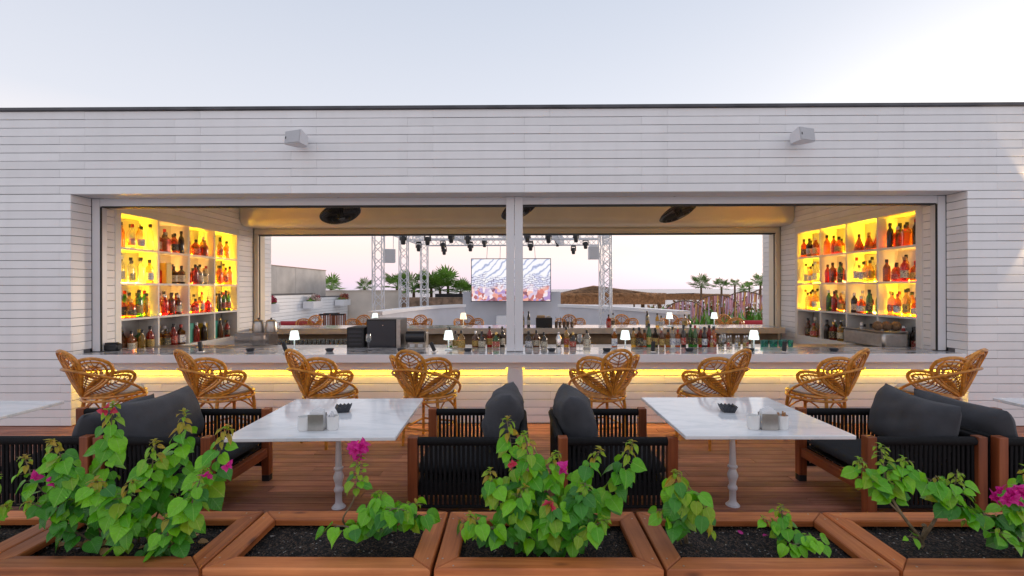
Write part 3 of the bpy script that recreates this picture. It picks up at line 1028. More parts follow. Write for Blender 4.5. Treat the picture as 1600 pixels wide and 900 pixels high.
# contents of each compartment, rows from the top, columns from the nearest: (shape, colour) lists
def mixrow(n, shapes, cols):
    return [(random.choice(shapes), random.choice(cols)) for _ in range(n)]
rnd = random.Random(3)
CONT = {
 -1: [[['tall golden', 'tall clear', 'round clear', 'round clear'], ['square orange', 'square amber', 'tall dark', 'round amber'], ['round amber', 'stout amber', 'stout brown'], ['round golden', 'round golden', 'tall clear']],
      [['tall clear', 'tall clear', 'round clear', 'tall clear', 'tall clear', 'round golden'], ['square red', 'carton yellow', 'round orange', 'square dark'], ['round amber', 'round red', 'stout amber', 'round clear', 'square dark'], ['tall golden', 'round amber', 'tall golden', 'round golden']],
      [['square orange', 'stout orange', 'tall golden', 'tall green', 'round golden'], ['round red', 'round red', 'tall golden', 'round brown', 'round red'], ['stout amber', 'stout red', 'round clear', 'tall golden'], ['tall green', 'tall dark', 'round golden', 'tall green', 'round golden']],
      [['square brown', 'round amber', 'square red', 'round golden', 'square green', 'round red'], ['square amber', 'square brown', 'round clear', 'round red'], ['carton teal', 'round red', 'round brown', 'round dark', 'carton yellow'], ['carton teal', 'round brown', 'tall dark', 'round red', 'round clear']]],
 1: [[['tall dark', 'square orange', 'round orange', 'square amber', 'round dark'], ['cone amber', 'cone amber', 'cone brown'], ['tall golden', 'stout amber', 'stout amber', 'round amber'], ['round orange', 'round amber', 'round brown', 'round dark']],
     [['stout orange', 'round red', 'tall golden', 'stout orange', 'stout red', 'round brown'], ['tall golden', 'round golden', 'tall clear', 'square clear', 'round golden'], ['square clear', 'tall green', 'round red', 'round brown', 'stout orange', 'round red'], ['square clear', 'tall clear', 'tall clear', 'round golden', 'tall clear']],
     [['stout orange', 'tall golden', 'tall clear', 'round amber', 'tall clear'], ['tall green', 'tall green', 'round red', 'stout orange', 'tall clear', 'round dark'], ['stout brown', 'round amber', 'round clear', 'round red', 'tall green'], ['tall clear', 'round golden', 'tall clear', 'round golden', 'tall clear']],
     [['round dark', 'round brown', 'round clear'], ['round brown', 'stout dark', 'round clear', 'round dark'], ['tall green', 'round golden', 'round brown', 'square red', 'tall green', 'round dark'], ['round golden', 'stout golden', 'round clear', 'round brown', 'stout orange']]]}
ROWW = ['top', 'second', 'third', 'bottom']
COLW = ['nearest', 'second', 'third', 'farthest']
for sx, side in ((-1, 'left'), (1, 'right')):
    for r in range(4):
        for c in range(4):
            items = CONT[sx][r][c]
            if len(items) < 6 and r < 3 or len(items) < 5:
                items = items + [items[(r + c) % len(items)], items[(r + c + 1) % len(items)]]
            n = len(items)
            y0, y1 = SY0 + c * SDY + 0.07, SY0 + (c + 1) * SDY - 0.07
            z = SZ1 - (r + 1) * SDZ + 0.0163
            for i, it in enumerate(items):
                shp, colr = it.split()
                # seen from the front, left to right is near to far on the left wall and far to near on the right wall
                f = (i + 0.5) / n
                yy = y0 + (y1 - y0) * (0.10 + 0.92 * f) + rnd.uniform(-0.012, 0.012)
                xx = sx * (XW + (0.06 if i % 2 else 0.145) + rnd.uniform(-0.008, 0.012))
                lab = '%s %s bottle, %s from near side, %s row, %s compartment, %s shelf' % (colr, SHAPEW[shp].replace('tall slim', 'tall'), ORD[i], ROWW[r], COLW[c], side)
                if shp == 'carton':
                    lab = '%s bottle carton, %s from the near side, %s row, %s compartment, %s shelf' % (colr, ORD[i], ROWW[r], COLW[c], side)
                bottle(xx, yy, z, shp, colr, lab, 'bottles on the %s wall shelf' % side, s=rnd.uniform(1.08, 1.26), fat=1.12, cover=rnd.random() < 0.55)

# ------------------------------------------------------------------ rattan counter stools
def make_stool():
    t = thing('rattan_stool', '', 'bar stool', (0, 0, 0), 0, 'rattan petal stools along the front of the bar')
    Rg, zs = 0.285, 0.565
    def ring(rad, z, r, n=28):
        return [(rad * math.cos(2 * PI * k / n), rad * math.sin(2 * PI * k / n), z) for k in range(n)]
    MB().tube(ring(Rg, zs, 0.017), 0.017, 7, True).tube(ring(Rg + 0.004, zs - 0.042, 0.016), 0.016, 7, True).tube(ring(Rg - 0.05, zs - 0.02, 0.01), 0.010, 6, True).build('seat_ring', M_rattan, t, True)
    MB().lathe([(0, zs - 0.02), (Rg - 0.03, zs - 0.02), (Rg - 0.03, zs), (0, zs)], 24).build('seat_base', M_rib, t, True)
    cu = MB().lathe([(0.0, zs + 0.002), (0.23, zs + 0.002), (0.262, zs + 0.018), (0.268, zs + 0.035), (0.25, zs + 0.055), (0.15, zs + 0.068), (0.0, zs + 0.07)], 24)
    cu.build('seat_cushion', M_cushion, t, True)
    for a in (45, 135, 225, 315):
        ca, sa = math.cos(R(a)), math.sin(R(a))
        MB().tube([(ca * (Rg - 0.01), sa * (Rg - 0.01), zs + 0.005), (ca * (Rg + 0.01), sa * (Rg + 0.01), zs - 0.12), (ca * (Rg + 0.03), sa * (Rg + 0.03), 0.0)], [0.018, 0.019, 0.017], 7).build('leg', M_rattan, t, True)
    # arched braces between the legs and a foot ring
    for a in (90, 180, 270, 0):
        p = []
        for k in range(9):
            f = k / 8
            an = R(a - 45 + 90 * f)
            rr = Rg + 0.012
            chord = Vector((math.cos(R(a - 45)), math.sin(R(a - 45)), 0)).lerp(Vector((math.cos(R(a + 45)), math.sin(R(a + 45)), 0)), f) * rr
            p.append((chord.x, chord.y, zs - 0.20 + 0.135 * math.sin(PI * f)))
        MB().tube(p, 0.009, 5).build('brace', M_rattan, t, True)
    fr = [Vector((math.cos(R(a)), math.sin(R(a)), 0)) * (Rg + 0.02) for a in (45, 135, 225, 315)]
    MB().tube([(q.x, q.y, 0.20) for q in fr], 0.012, 6, True).build('foot_rail', M_rattan, t, True)
    # the shell of five leaf-shaped petals, laid out flat as (a, b) and wrapped round the seat
    lean = 0.36
    def wrap(a, b, off=0.0):
        rad = Rg + 0.005 + off
        th = a / (Rg + 0.03)
        rr = rad + lean * max(b, 0)
        return Vector((rr * math.sin(th), -rr * math.cos(th), zs + 0.005 + b))
    petals = [(0, 0.535, 0.25, 0.014), (-33, 0.51, 0.295, 0.0), (33, 0.51, 0.295, 0.0), (-66, 0.56, 0.225, -0.016), (66, 0.56, 0.225, -0.016)]
    for (psi, L, wd, off) in petals:
        cs, sn = math.cos(R(psi)), math.sin(R(psi))
        def loc(u, v):      # u along, v across
            return wrap(u * sn + v * cs, max(0.012, u * cs - v * sn), off)
        def hw(tt):
            c_ = 0.66
            if tt >= c_:
                return wd / 2 * math.sqrt(max(0.0, 1 - ((tt - c_) / (1 - c_)) ** 2))
            return wd / 2 * (0.10 + 0.90 * math.sin(PI / 2 * (max(tt, 0) / c_)) ** 1.15)
        def outline(shrink):
            o = []
            ts = [0, .1, .2, .3, .4, .5, .58, .66, .74, .81, .87, .92, .96, .985, 1.0]
            for tt in ts:
                o.append((0.02 + (L - 0.02 - shrink) * tt, max(0.010 if tt < 0.5 else 0, hw(tt) - shrink)))
            return o
        fr_ = MB()
        for shrink, r in ((0.0, 0.0185), (0.030, 0.0115)):
            o = outline(shrink)
            loop = [loc(u, v) for u, v in o] + [loc(u, -v) for u, v in reversed(o[:-1])]
            fr_.tube(loop, r, 6, True)
        pt = fr_.build('petal', M_rattan, t, True)
        rb = MB()
        rb.tube([loc(0.03 + (L - 0.06) * k / 8, 0) for k in range(9)], 0.006, 5)
        m = 11
        for k in range(1, m + 1):
            tt = 0.08 + 0.80 * k / (m + 1)
            for sgn in (-1, 1):
                pts = []
                for q in range(4):
                    f = q / 3
                    t2 = min(0.97, tt + 0.13 * f ** 1.5)
                    v = (hw(min(0.97, tt + 0.13)) - 0.012) * f
                    pts.append(loc(0.02 + (L - 0.02) * t2, sgn * max(0.0, v)))
                rb.tube(pts, 0.0052, 4, cap=False)
        rb.build('leaf_rib', M_rib, pt, True)
    # hoop that runs round the outside from arm to arm
    hp = []
    for k in range(25):
        th = -118 + 236 * k / 24
        f = abs(th) / 118
        b = 0.335 * (1 - f ** 1.7)
        rr = Rg + 0.025 + (lean + 0.05) * b + 0.012
        hp.append((rr * math.sin(R(th)), -rr * math.cos(R(th)), zs + 0.0 + b))
    MB().tube(hp, 0.0145, 7).build('arm_hoop', M_rattan, t, True)
    return t
stool0 = make_stool()
SX = [(180, -24), (353, -30), (516, -32), (673, -19), (937, 17), (1101, 31), (1273, 33), (1446, 27)]
for i, (px, rz) in enumerate(SX):
    p = W(px, 600, 5.42)
    lab = 'rattan petal-back stool at the bar front, %s from the left end' % ORD[i]
    if i == 0:
        stool0.location = (p.x, 5.42, 0)
        stool0.rotation_euler = (0, 0, R(rz))
        stool0['label'] = lab
    else:
        dup(stool0, lab, (p.x, 5.42 + random.uniform(-0.03, 0.03), 0), R(rz))
for i, px in enumerate([473, 560, 648, 735, 893, 975, 1060, 1147]):
    p = W(px, 500, 11.35)
    dup(stool0, 'rattan petal-back stool behind the far counter, %s from the left' % ORD[i], (p.x, 11.35, 0), PI + R(random.uniform(-18, 18)), group='rattan petal stools at the far side of the bar')

# ------------------------------------------------------------------ rope armchairs
def rounded_cushion(w, d, h, n=10, pinch=0.5, sag=0.0, seed=0):
    """soft pillow: w along y, h along z, thickness d along x; rounded, with slightly drawn-out corners"""
    rg = random.Random(seed)
    ph = [rg.uniform(0, 6.28) for _ in range(6)]
    vs_, fs = [], []
    idx = {}
    for side in (-1, 1):
        for i in range(n + 1):
            for j in range(n + 1):
                u, v = -1 + 2 * i / n, -1 + 2 * j / n
                edge = i in (0, n) or j in (0, n)
                if edge and side == 1:
                    idx[(side, i, j)] = idx[(-1, i, j)]
                    continue
                th = ((1 - abs(u) ** 3.6) * (1 - abs(v) ** 3.0)) ** 0.6
                k = 1 - 0.055 * (1 - abs(u) ** 2) * abs(v) ** 3 * 1.0
                k2 = 1 - 0.055 * (1 - abs(v) ** 2) * abs(u) ** 3 * 1.0
                wr = 0.010 * math.sin(4.1 * u + 3 * v + ph[0]) + 0.007 * math.sin(9 * v - 5 * u + ph[1]) + 0.005 * math.sin(13 * u + ph[2])
                x = side * (d / 2) * th * (1 + wr * 6.5)
                yv = u * w / 2 * k2
                zv = v * h / 2 * k - sag * (1 - u * u) * max(0, v)
                kc = 1 - 0.085 * (u * v) ** 4
                yv, zv = yv * kc, zv * kc
                idx[(side, i, j)] = len(vs_)
                vs_.append((x, yv, zv))
    for side in (-1, 1):
        for i in range(n):
            for j in range(n):
                q = (idx[(side, i, j)], idx[(side, i + 1, j)], idx[(side, i + 1, j + 1)], idx[(side, i, j + 1)])
                fs.append(q if side > 0 else tuple(reversed(q)))
    return MB().add(vs_, fs)

def make_armchair():
    t = thing('rope_armchair', '', 'armchair', (0, 0, 0), 0, 'wood and black rope armchairs on the deck')
    xf, xb, yh, H = 0.405, -0.40, 0.415, 0.66
    for sy in (-1, 1):
        MB().box(xf - 0.036, xf + 0.036, sy * yh - 0.034, sy * yh + 0.034, 0.055, H, 0.004).build('front_leg', M_chz, t)
        MB().box(xb - 0.034, xb + 0.034, sy * yh - 0.034, sy * yh + 0.034, 0.055, H, 0.004).build('back_leg', M_chz, t)
        for x in (xf, xb):
            MB().box(x - 0.033, x + 0.033, sy * yh - 0.031, sy * yh + 0.031, 0.0, 0.0545).build('foot', M_blackm, t)
        # padded arm rail wound with rope
        mb = MB()
        n = 12
        mb.tube([(xb + 0.034 + (xf - xb - 0.07) * k / n, sy * yh, H - 0.035) for k in range(n + 1)], 0.032, 9)
        mb.build('arm_rail', M_rope, t, True)
        mb = MB()
        k = xb + 0.05
        while k < xf - 0.045:
            jx = random.uniform(-0.002, 0.002)
            mb.box(k - 0.0105 + jx, k + 0.0105 + jx, sy * yh - 0.008, sy * yh + 0.008, 0.14, H - 0.04, 0.003)
            k += 0.0345
        stuff(mb.build('side_ropes', M_rope, t))
        MB().tube([(xb + 0.03, sy * yh, 0.14), (xf - 0.03, sy * yh, 0.14)], 0.014, 6).build('lower_rail', M_rope, t, True)
        MB().box(xb + 0.036, xf - 0.038, sy * (yh - 0.012) - 0.012, sy * (yh - 0.012) + 0.012, 0.225, 0.315).build('side_seat_rail', M_rope, t)
    MB().box(xf - 0.03, xf + 0.024, -yh + 0.035, yh - 0.035, 0.225, 0.305, 0.004).build('front_seat_rail', M_chy, t)
    MB().box(xb - 0.02, xb + 0.02, -yh + 0.035, yh - 0.035, 0.225, 0.305, 0.004).build('back_seat_rail', M_chy, t)
    n = 12
    MB().tube([(xb - 0.02, -yh + 0.035 + (2 * yh - 0.07) * k / n, H - 0.033) for k in range(n + 1)], 0.034, 9).build('back_rail', M_rope, t, True)
    mb = MB()
    k = -yh + 0.05
    while k < yh - 0.045:
        mb.box(xb - 0.035, xb - 0.019, k - 0.0125, k + 0.0125, 0.14, H - 0.04, 0.003)
        k += 0.030
    stuff(mb.build('back_ropes', M_rope, t))
    MB().box(xb + 0.03, xf - 0.036, -yh + 0.03, yh - 0.03, 0.305, 0.318).build('seat_base', M_blackm, t)
    sc = rounded_cushion(0.775, 0.12, 0.80, n=12, seed=4)
    M = Matrix.Translation((0.025, 0, 0.375)) @ Matrix.Rotation(PI / 2, 4, 'Y')
    sc.v = [tuple(M @ Vector(v)) for v in sc.v]
    sc.build('seat_cushion', M_seatfab, t, 'soft')
    return t
chair0 = make_armchair()
TX = [-4.72, -1.43, 1.75, 4.98]
ZC = 3.90
CH = [(-2.70, 0, 'on the left side of the left marble table'), (-3.62, PI, 'at the far left, back to back with its neighbour'),
      (-0.36, PI, 'on the right side of the left marble table'), (0.745, 0, 'on the left side of the right marble table'),
      (3.01, PI, 'on the right side of the right marble table'), (3.95, 0, 'at the far right, back to back with its neighbour')]
# the chairs facing +x have their front at +x
FACE = {-2.70: 0, -3.62: PI, -0.36: PI, 0.745: 0, 3.01: PI, 3.95: 0}
for i, (x, rz, where) in enumerate(CH):
    lab = 'brown wood and black rope armchair %s' % where
    yc = ZC + (0.0, 0.02, 0.0, 0.0, 0.01, 0.0)[i]
    if i == 0:
        chair0.location, chair0.rotation_euler, chair0['label'] = (x, yc, 0), (0, 0, rz), lab
    else:
        dup(chair0, lab, (x, yc, 0), rz)
# loose back pillows leaning on the chair backs
PILL = [(0, 'charcoal back pillow leaning in the armchair left of the left marble table', 0.84, 0.50, 0.0, 0.06),
        (1, 'charcoal back pillow in the far left armchair', 0.80, 0.46, 0.0, 0.02),
        (2, 'charcoal back pillow in the armchair right of the left marble table', 0.66, 0.50, 0.05, 0.10),
        (3, 'charcoal back pillow in the armchair left of the right marble table', 0.66, 0.50, 0.03, 0.09),
        (4, 'charcoal back pillow in the armchair right of the right marble table', 0.84, 0.50, 0.0, 0.06),
        (5, 'charcoal back pillow in the far right armchair', 0.84, 0.48, 0.0, 0.04)]
for (i, lab, w, h, dy, dz) in PILL:
    x, rz, _ = CH[i]
    o = rounded_cushion(w, 0.30 if i in (2, 3) else 0.25, h, n=14, seed=20 + i, sag=0.035).build('back_pillow', M_fabric, None, 'soft')
    dirx = 1 if rz == 0 else -1
    o.location = (x - dirx * 0.255, ZC + dy + 0.02, 0.415 + h / 2 * 0.94 + dz - 0.05)
    o.rotation_euler = (random.uniform(-0.03, 0.03), R(-17) * 1.0, rz + random.uniform(-0.05, 0.05))
    tag(o, lab, 'pillow', 'charcoal pillows in the armchairs')

# ------------------------------------------------------------------ marble tables
def make_table():
    t = thing('marble_table', '', 'table', (0, 0, 0), 0, 'white marble tables on the deck')
    MB().box(-0.585, 0.585, -0.575, 0.575, 0.712, 0.74, 0.004).build('table_top', M_marble, t)
    pr = [(0.0, 0.0), (0.046, 0.0), (0.048, 0.012), (0.030, 0.03), (0.026, 0.05), (0.026, 0.12), (0.034, 0.13), (0.038, 0.145), (0.032, 0.16), (0.026, 0.17), (0.029, 0.20), (0.041, 0.235), (0.041, 0.25),
          (0.028, 0.285), (0.026, 0.295), (0.038, 0.31), (0.038, 0.32), (0.027, 0.33), (0.020, 0.52), (0.020, 0.53), (0.033, 0.542), (0.033, 0.552), (0.021, 0.564), (0.020, 0.61), (0.031, 0.62), (0.031, 0.63), (0.021, 0.64), (0.024, 0.70), (0.045, 0.705), (0.0, 0.7051)]
    MB().lathe(pr, 20).build('pedestal', M_iron, t, True)
    MB().box(-0.25, 0.25, -0.025, 0.025, 0.7055, 0.7115).box(-0.025, 0.025, -0.25, 0.25, 0.7051, 0.7112).build('top_bracket', M_iron, t)
    MB().lathe([(0.0, -0.0002), (0.055, -0.0002), (0.055, 0.004), (0.049, 0.006), (0.0, 0.006)], 20).build('floor_plate', M_iron, t, True)
    return t
tab0 = make_table()
TL = ['white marble pedestal table, leftmost, mostly outside the left edge', 'white marble pedestal table left of the centre, with napkin holder',
      'white marble pedestal table right of the centre, with napkin holder', 'white marble pedestal table, rightmost, mostly outside the right edge']
TY = [3.70, 3.775, 3.82, 3.80]
for i, x in enumerate(TX):
    rz = (0.0, 0.03, 0.0, 0.0)[i]
    if i == 0:
        tab0.location, tab0.rotation_euler, tab0['label'] = (x, TY[i], 0), (0, 0, rz), TL[i]
    else:
        dup(tab0, TL[i], (x, TY[i], 0), rz)

# things on the two middle tables
def cup(loc, label, sticks=None):
    t = thing('white_cup', label, 'cup', loc)
    MB().lathe([(0.0, 0.0), (0.034, 0.0), (0.042, 0.012), (0.043, 0.10), (0.040, 0.10), (0.038, 0.02), (0.0, 0.02)], 20).build('body', M_china, t, True)
    if sticks:
        for k in range(9):
            a, q = random.uniform(0, 6.28), random.uniform(0.0, 0.024)
            c, s_ = math.cos(a), math.sin(a)
            MB().tube([(q * c, q * s_, 0.022), ((q + 0.012) * c, (q + 0.012) * s_, random.uniform(0.108, 0.128))], 0.0055, 6).build('sugar_stick', sticks, t)
    return t
M_sugarw = plain('white_sugar_stick', (0.75, 0.75, 0.78), rough=0.6, noise=0.3, nscale=60)
M_sugarb = plain('brown_sugar_stick', (0.42, 0.22, 0.10), rough=0.6)
def napkin_holder(loc, label, rz=0.0):
    t = thing('napkin_holder', label, 'napkin holder', loc, rz)
    MB().box(-0.056, 0.056, -0.036, -0.033, 0, 0.115, 0.0008).box(-0.056, 0.056, 0.033, 0.036, 0, 0.115, 0.0008).box(-0.056, 0.056, -0.0329, 0.0329, 0.0, 0.003).build('metal_holder', M_steel, t)
    for k in range(9):
        yy = -0.028 + 0.0068 * k
        h = 0.128 + 0.012 * math.sin(k * 1.3) + 0.012 * (k / 8)
        MB().add([(-0.05, yy, 0.004), (0.05, yy, 0.004), (0.046, yy + 0.002, h - 0.006), (0.0, yy + 0.003, h + 0.010), (-0.048, yy + 0.002, h - 0.012),
                  (-0.05, yy + 0.005, 0.004), (0.05, yy + 0.005, 0.004), (0.046, yy + 0.006, h - 0.006), (0.0, yy + 0.007, h + 0.010), (-0.048, yy + 0.006, h - 0.012)],
                 [(0, 1, 2, 3, 4), (9, 8, 7, 6, 5), (0, 5, 6, 1), (1, 6, 7, 2), (2, 7, 8, 3), (3, 8, 9, 4), (4, 9, 5, 0)]).build('napkin', M_paper, t)
    return t
def ashtray(loc, label, rz=0.0):
    """square tapering tray with a toothed rim"""
    t = thing('ashtray', label, 'ashtray', loc, rz)
    vs_, fs = [], []
    n = 8
    def ringpts(half, z, zt):
        pts = []
        for s in range(4):
            a, c = [(-1, -1), (1, -1), (1, 1), (-1, 1)][s], [(1, -1), (1, 1), (-1, 1), (-1, -1)][s]
            for k in range(n):
                f = k / n
                pts.append((half * (a[0] + (c[0] - a[0]) * f), half * (a[1] + (c[1] - a[1]) * f), z + (zt if k % 2 == 0 else 0)))
        return pts
    rings = [ringpts(0.042, 0.0, 0), ringpts(0.062, 0.042, 0.014), ringpts(0.055, 0.041, 0.012), ringpts(0.040, 0.010, 0)]
    for rr in rings:
        vs_ += rr
    m = 4 * n
    for i in range(3):
        for k in range(m):
            l = (k + 1) % m
            fs.append((i * m + k, i * m + l, (i + 1) * m + l, (i + 1) * m + k))
    fs.append(tuple(range(3 * m, 4 * m)))
    fs.append(tuple(reversed(range(m))))
    MB().add(vs_, fs).build('tray', M_melamine, t)
    return t
ZT = 0.7405
def on_table(px, py):
    p = WZ(px, py, ZT)
    return (p.x, p.y, ZT)
cup(on_table(475, 672), 'empty white cup left of the napkin holder on the left table')
napkin_holder(on_table(496, 671), 'metal napkin holder with white napkins on the left marble table', 0.03)
cup(on_table(520, 671), 'white cup of white sugar sticks on the left table', M_sugarw)
ashtray(on_table(537, 643), 'black toothed ashtray on the left marble table', 0.25)
cup(on_table(1177, 670), 'empty white cup left of the napkin holder on the right table')
napkin_holder(on_table(1200, 670), 'metal napkin holder with white napkins on the right marble table', -0.05)
cup(on_table(1222, 670), 'white cup of brown sugar sticks on the right table', M_sugarb)
ashtray(on_table(1137, 643), 'black toothed ashtray on the right marble table', -0.1)
#PART4
# ------------------------------------------------------------------ things on the front counter
ZB = CT + 0.0005
def on_counter(px, py):
    p = WZ(px, py, ZB)
    return (p.x, p.y, ZB)
def table_lamp(loc, label, group, shade=M_lampshade, s=1.0):
    t = thing('table_lamp', label, 'lamp', loc, random.uniform(0, 1), group)
    t.scale = (s, s, s)
    MB().lathe([(0.0, 0.0), (0.055, 0.0), (0.057, 0.006), (0.03, 0.014), (0.012, 0.022), (0.0085, 0.05), (0.012, 0.06), (0.0085, 0.07), (0.0085, 0.14), (0.02, 0.15), (0.0, 0.151)], 14).build('stem', M_lampstem, t, True)
    # faceted crystal shade
    n = 12
    vs_, fs = [], []
    lev = [(0.070, 0.145), (0.064, 0.175), (0.060, 0.205), (0.054, 0.235), (0.047, 0.268)]
    for i, (r, z) in enumerate(lev):
        for k in range(n):
            a = 2 * PI * (k + 0.5 * (i % 2)) / n
            q = r * (1.0 if k % 2 else 0.93)
            vs_.append((q * math.cos(a), q * math.sin(a), z))
    for i in range(len(lev) - 1):
        for k in range(n):
            l = (k + 1) % n
            fs.append((i * n + k, i * n + l, (i + 1) * n + l, (i + 1) * n + k))
    fs.append(tuple((len(lev) - 1) * n + k for k in range(n)))
    MB().add(vs_, fs).build('shade', shade, t)
    return t
for i, px in enumerate((460, 701, 977, 1178)):
    table_lamp(on_counter(px, 547), 'lit crystal table lamp on the front counter, %s from the left' % ORD[i], 'crystal lamps on the front counter')
def wine_glass(loc, label, group):
    t = thing('wine_glass', label, 'wine glass', loc, 0, group)
    MB().lathe([(0.0, 0.0), (0.036, 0.0), (0.036, 0.002), (0.005, 0.008), (0.0038, 0.02), (0.0038, 0.10), (0.010, 0.108), (0.030, 0.125), (0.040, 0.150), (0.040, 0.175), (0.031, 0.225), (0.0295, 0.225), (0.038, 0.175), (0.038, 0.150), (0.028, 0.128), (0.0, 0.113)], 18).build('bowl', M_glass, t, True)
    MB().lathe([(0.0, -0.0004), (0.05, -0.0004), (0.05, -0.0001), (0.0, -0.0001)], 16).build('coaster', M_blackm, t)
    return t
for i, px in enumerate((576, 906, 1130)):
    p = on_counter(px, 548)
    wine_glass((p[0], p[1], ZB + 0.001), 'empty stemmed wine glass on the front counter, %s from the left' % ORD[i], 'wine glasses on the front counter')
def bowl(loc, label):
    t = thing('black_bowl', label, 'bowl', loc, random.uniform(0, 1), 'black bowls on the front counter')
    MB().lathe([(0.0, 0.0), (0.040, 0.0), (0.058, 0.035), (0.060, 0.040), (0.055, 0.040), (0.038, 0.008), (0.0, 0.008)], 12).build('dish', M_melamine, t, True)
    return t
for i, px in enumerate((391, 515, 627, 731, 862, 948, 1077, 1172, 1303)):
    bowl(on_counter(px, 549), 'small black bowl on the front counter, %s from the left' % ORD[i])
def napkin_stand(loc, label, tilt):
    t = thing('menu_stand', label, 'menu stand', loc, 0, 'black menu stands on the front counter')
    MB().lathe([(0.0, 0.0), (0.05, 0.0), (0.05, 0.006), (0.0, 0.006)], 16).build('saucer', M_chrome, t, True)
    Mx = Matrix.Translation((0, 0, 0.007)) @ Matrix.Rotation(R(tilt), 4, 'Y')
    MB().box(-0.024, 0.024, -0.018, 0.018, 0.0, 0.125, 0.006, Mx).build('black_sleeve', M_blackm, t)
    return t
for i, (px, tl) in enumerate(((314, -8), (447, -20), (679, -24), (1020, 3), (1225, 5))):
    napkin_stand(on_counter(px, 549), 'small black menu stand on a saucer on the front counter, %s from the left' % ORD[i], tl)
ct = thing('card_terminal', 'black card payment terminal at the left end of the front counter', 'card terminal', on_counter(174, 548), 0.15)
Mx = Matrix.Rotation(R(12), 4, 'X')
MB().box(-0.11, 0.11, -0.06, 0.06, 0.0, 0.10, 0.02).build('body', M_black, ct, True)
MB().box(-0.085, 0.085, -0.045, 0.03, 0.1003, 0.115, 0.006).build('lid', M_melamine, ct)
MB().box(-0.07, 0.07, -0.0615, -0.0603, 0.05, 0.065).build('paper_slot', M_blackm, ct)

# ------------------------------------------------------------------ things on the inner work ledge
ZL = 0.8855
def at_ledge(px, Y=7.0):
    return W(px, 530, Y).x
# ice-blue fridge box, black dispenser, coffee grinder tray
def boxed(name, label, cat, x, y, z, w, d, h, mats, extra=None, rz=0.0):
    t = thing(name, label, cat, (x, y, z), rz)
    MB().box(-w / 2, w / 2, -d / 2, d / 2, 0, h, 0.008).build('body', mats[0], t)
    if extra:
        extra(t, w, d, h)
    return t
def fridge_parts(t, w, d, h):
    MB().box(-w / 2 + 0.015, w / 2 - 0.075, -d / 2 - 0.008, -d / 2 - 0.0005, 0.02, h - 0.02, 0.003).build('door', M_melamine, t)
    MB().box(w / 2 - 0.06, w / 2, -d / 2 - 0.006, -d / 2 - 0.0005, 0.0, h, 0.002).build('steel_edge', M_steel, t)
    MB().box(-0.012, 0.0, -d / 2 - 0.012, -d / 2 - 0.0085, h * 0.78, h * 0.81).build('badge', M_chrome, t)
boxed('bar_fridge', 'tall black bar appliance with steel edge behind the counter', 'appliance', at_ledge(603), 7.08, ZL, 0.50, 0.42, 0.43, (M_black,), fridge_parts)
def vent_parts(t, w, d, h):
    for k in range(4):
        MB().box(-w / 2 + 0.03, w / 2 - 0.03, -d / 2 - 0.006, -d / 2 - 0.0005, 0.05 + 0.06 * k, 0.085 + 0.06 * k, 0.002).build('drawer', M_melamine, t)
boxed('cooler', 'low black cooler with drawers left of the tall black appliance', 'appliance', at_ledge(560), 7.06, ZL, 0.25, 0.40, 0.31, (M_blackm,), vent_parts)
def dispenser_parts(t, w, d, h):
    MB().lathe([(0.0, -w / 2), (0.085, -w / 2), (0.085, w / 2), (0.0, w / 2)], 16, M=Matrix.Translation((0, -d / 2 - 0.02, h - 0.05)) @ Matrix.Rotation(PI / 2, 4, 'Y')).build('drum', M_black, t, True)
    MB().box(-0.045, 0.045, -d / 2 - 0.012, -d / 2 - 0.001, 0.08, 0.115).build('yellow_sticker', plain('yellow_sticker', (0.75, 0.65, 0.02), rough=0.5), t)
    for k in (-1, 1):
        MB().box(k * 0.06 - 0.035, k * 0.06 + 0.035, -d / 2 - 0.010, -d / 2 - 0.001, 0.015, 0.06).build('button_panel', M_paper, t)
boxed('juice_machine', 'black and steel drum machine with yellow sticker behind the counter', 'appliance', at_ledge(652), 7.05, ZL, 0.27, 0.25, 0.22, (M_steel,), dispenser_parts)
# clear box and two steel pitchers at the left end
cb = thing('acrylic_box', 'clear acrylic box under the two steel pitchers', 'box', (at_ledge(404, 7.4), 7.4, 0.886))
MB().box(-0.30, 0.24, -0.14, 0.14, 0.0, 0.20, 0.004).build('case', glassy('smoky_acrylic', (0.66, 0.62, 0.60), 0.22, gloss=0.2), cb)
MB().lathe([(0.0, 0.0), (0.09, 0.0), (0.12, 0.07), (0.10, 0.14), (0.0, 0.145)], 14, c=(0.0, 0, 0.006)).build('dark_tin', M_steel, cb, True)
for i, px in enumerate((404, 424)):
    p = at_ledge(px, 7.4)
    t = thing('steel_pitcher', 'polished steel lidded pitcher, %s of the pair at the left' % ('left' if i == 0 else 'right'), 'pitcher', (p, 7.4, 1.0875), 0.6 * i, 'steel pitchers')
    MB().lathe([(0.0, 0.0), (0.088, 0.0), (0.092, 0.02), (0.082, 0.15), (0.076, 0.165), (0.08, 0.172), (0.05, 0.192), (0.0, 0.198)], 18).build('body', M_steel, t, True)
    MB().lathe([(0.0, 0.199), (0.012, 0.199), (0.014, 0.218), (0.0, 0.224)], 10).build('lid_knob', M_black, t, True)
    MB().tube([(0.085, 0, 0.15), (0.125, 0, 0.14), (0.125, 0, 0.06), (0.09, 0, 0.04)], 0.008, 6).build('handle', M_chrome, t, True)
# shaker
t = thing('cocktail_shaker', 'polished cocktail shaker among the glasses just right of the centre post', 'shaker', (at_ledge(872), 6.9, ZL))
MB().lathe([(0.0, 0.0), (0.035, 0.0), (0.045, 0.14), (0.043, 0.145), (0.022, 0.19), (0.02, 0.20), (0.022, 0.205), (0.018, 0.235), (0.0, 0.24)], 16).build('body', M_chrome, t, True)
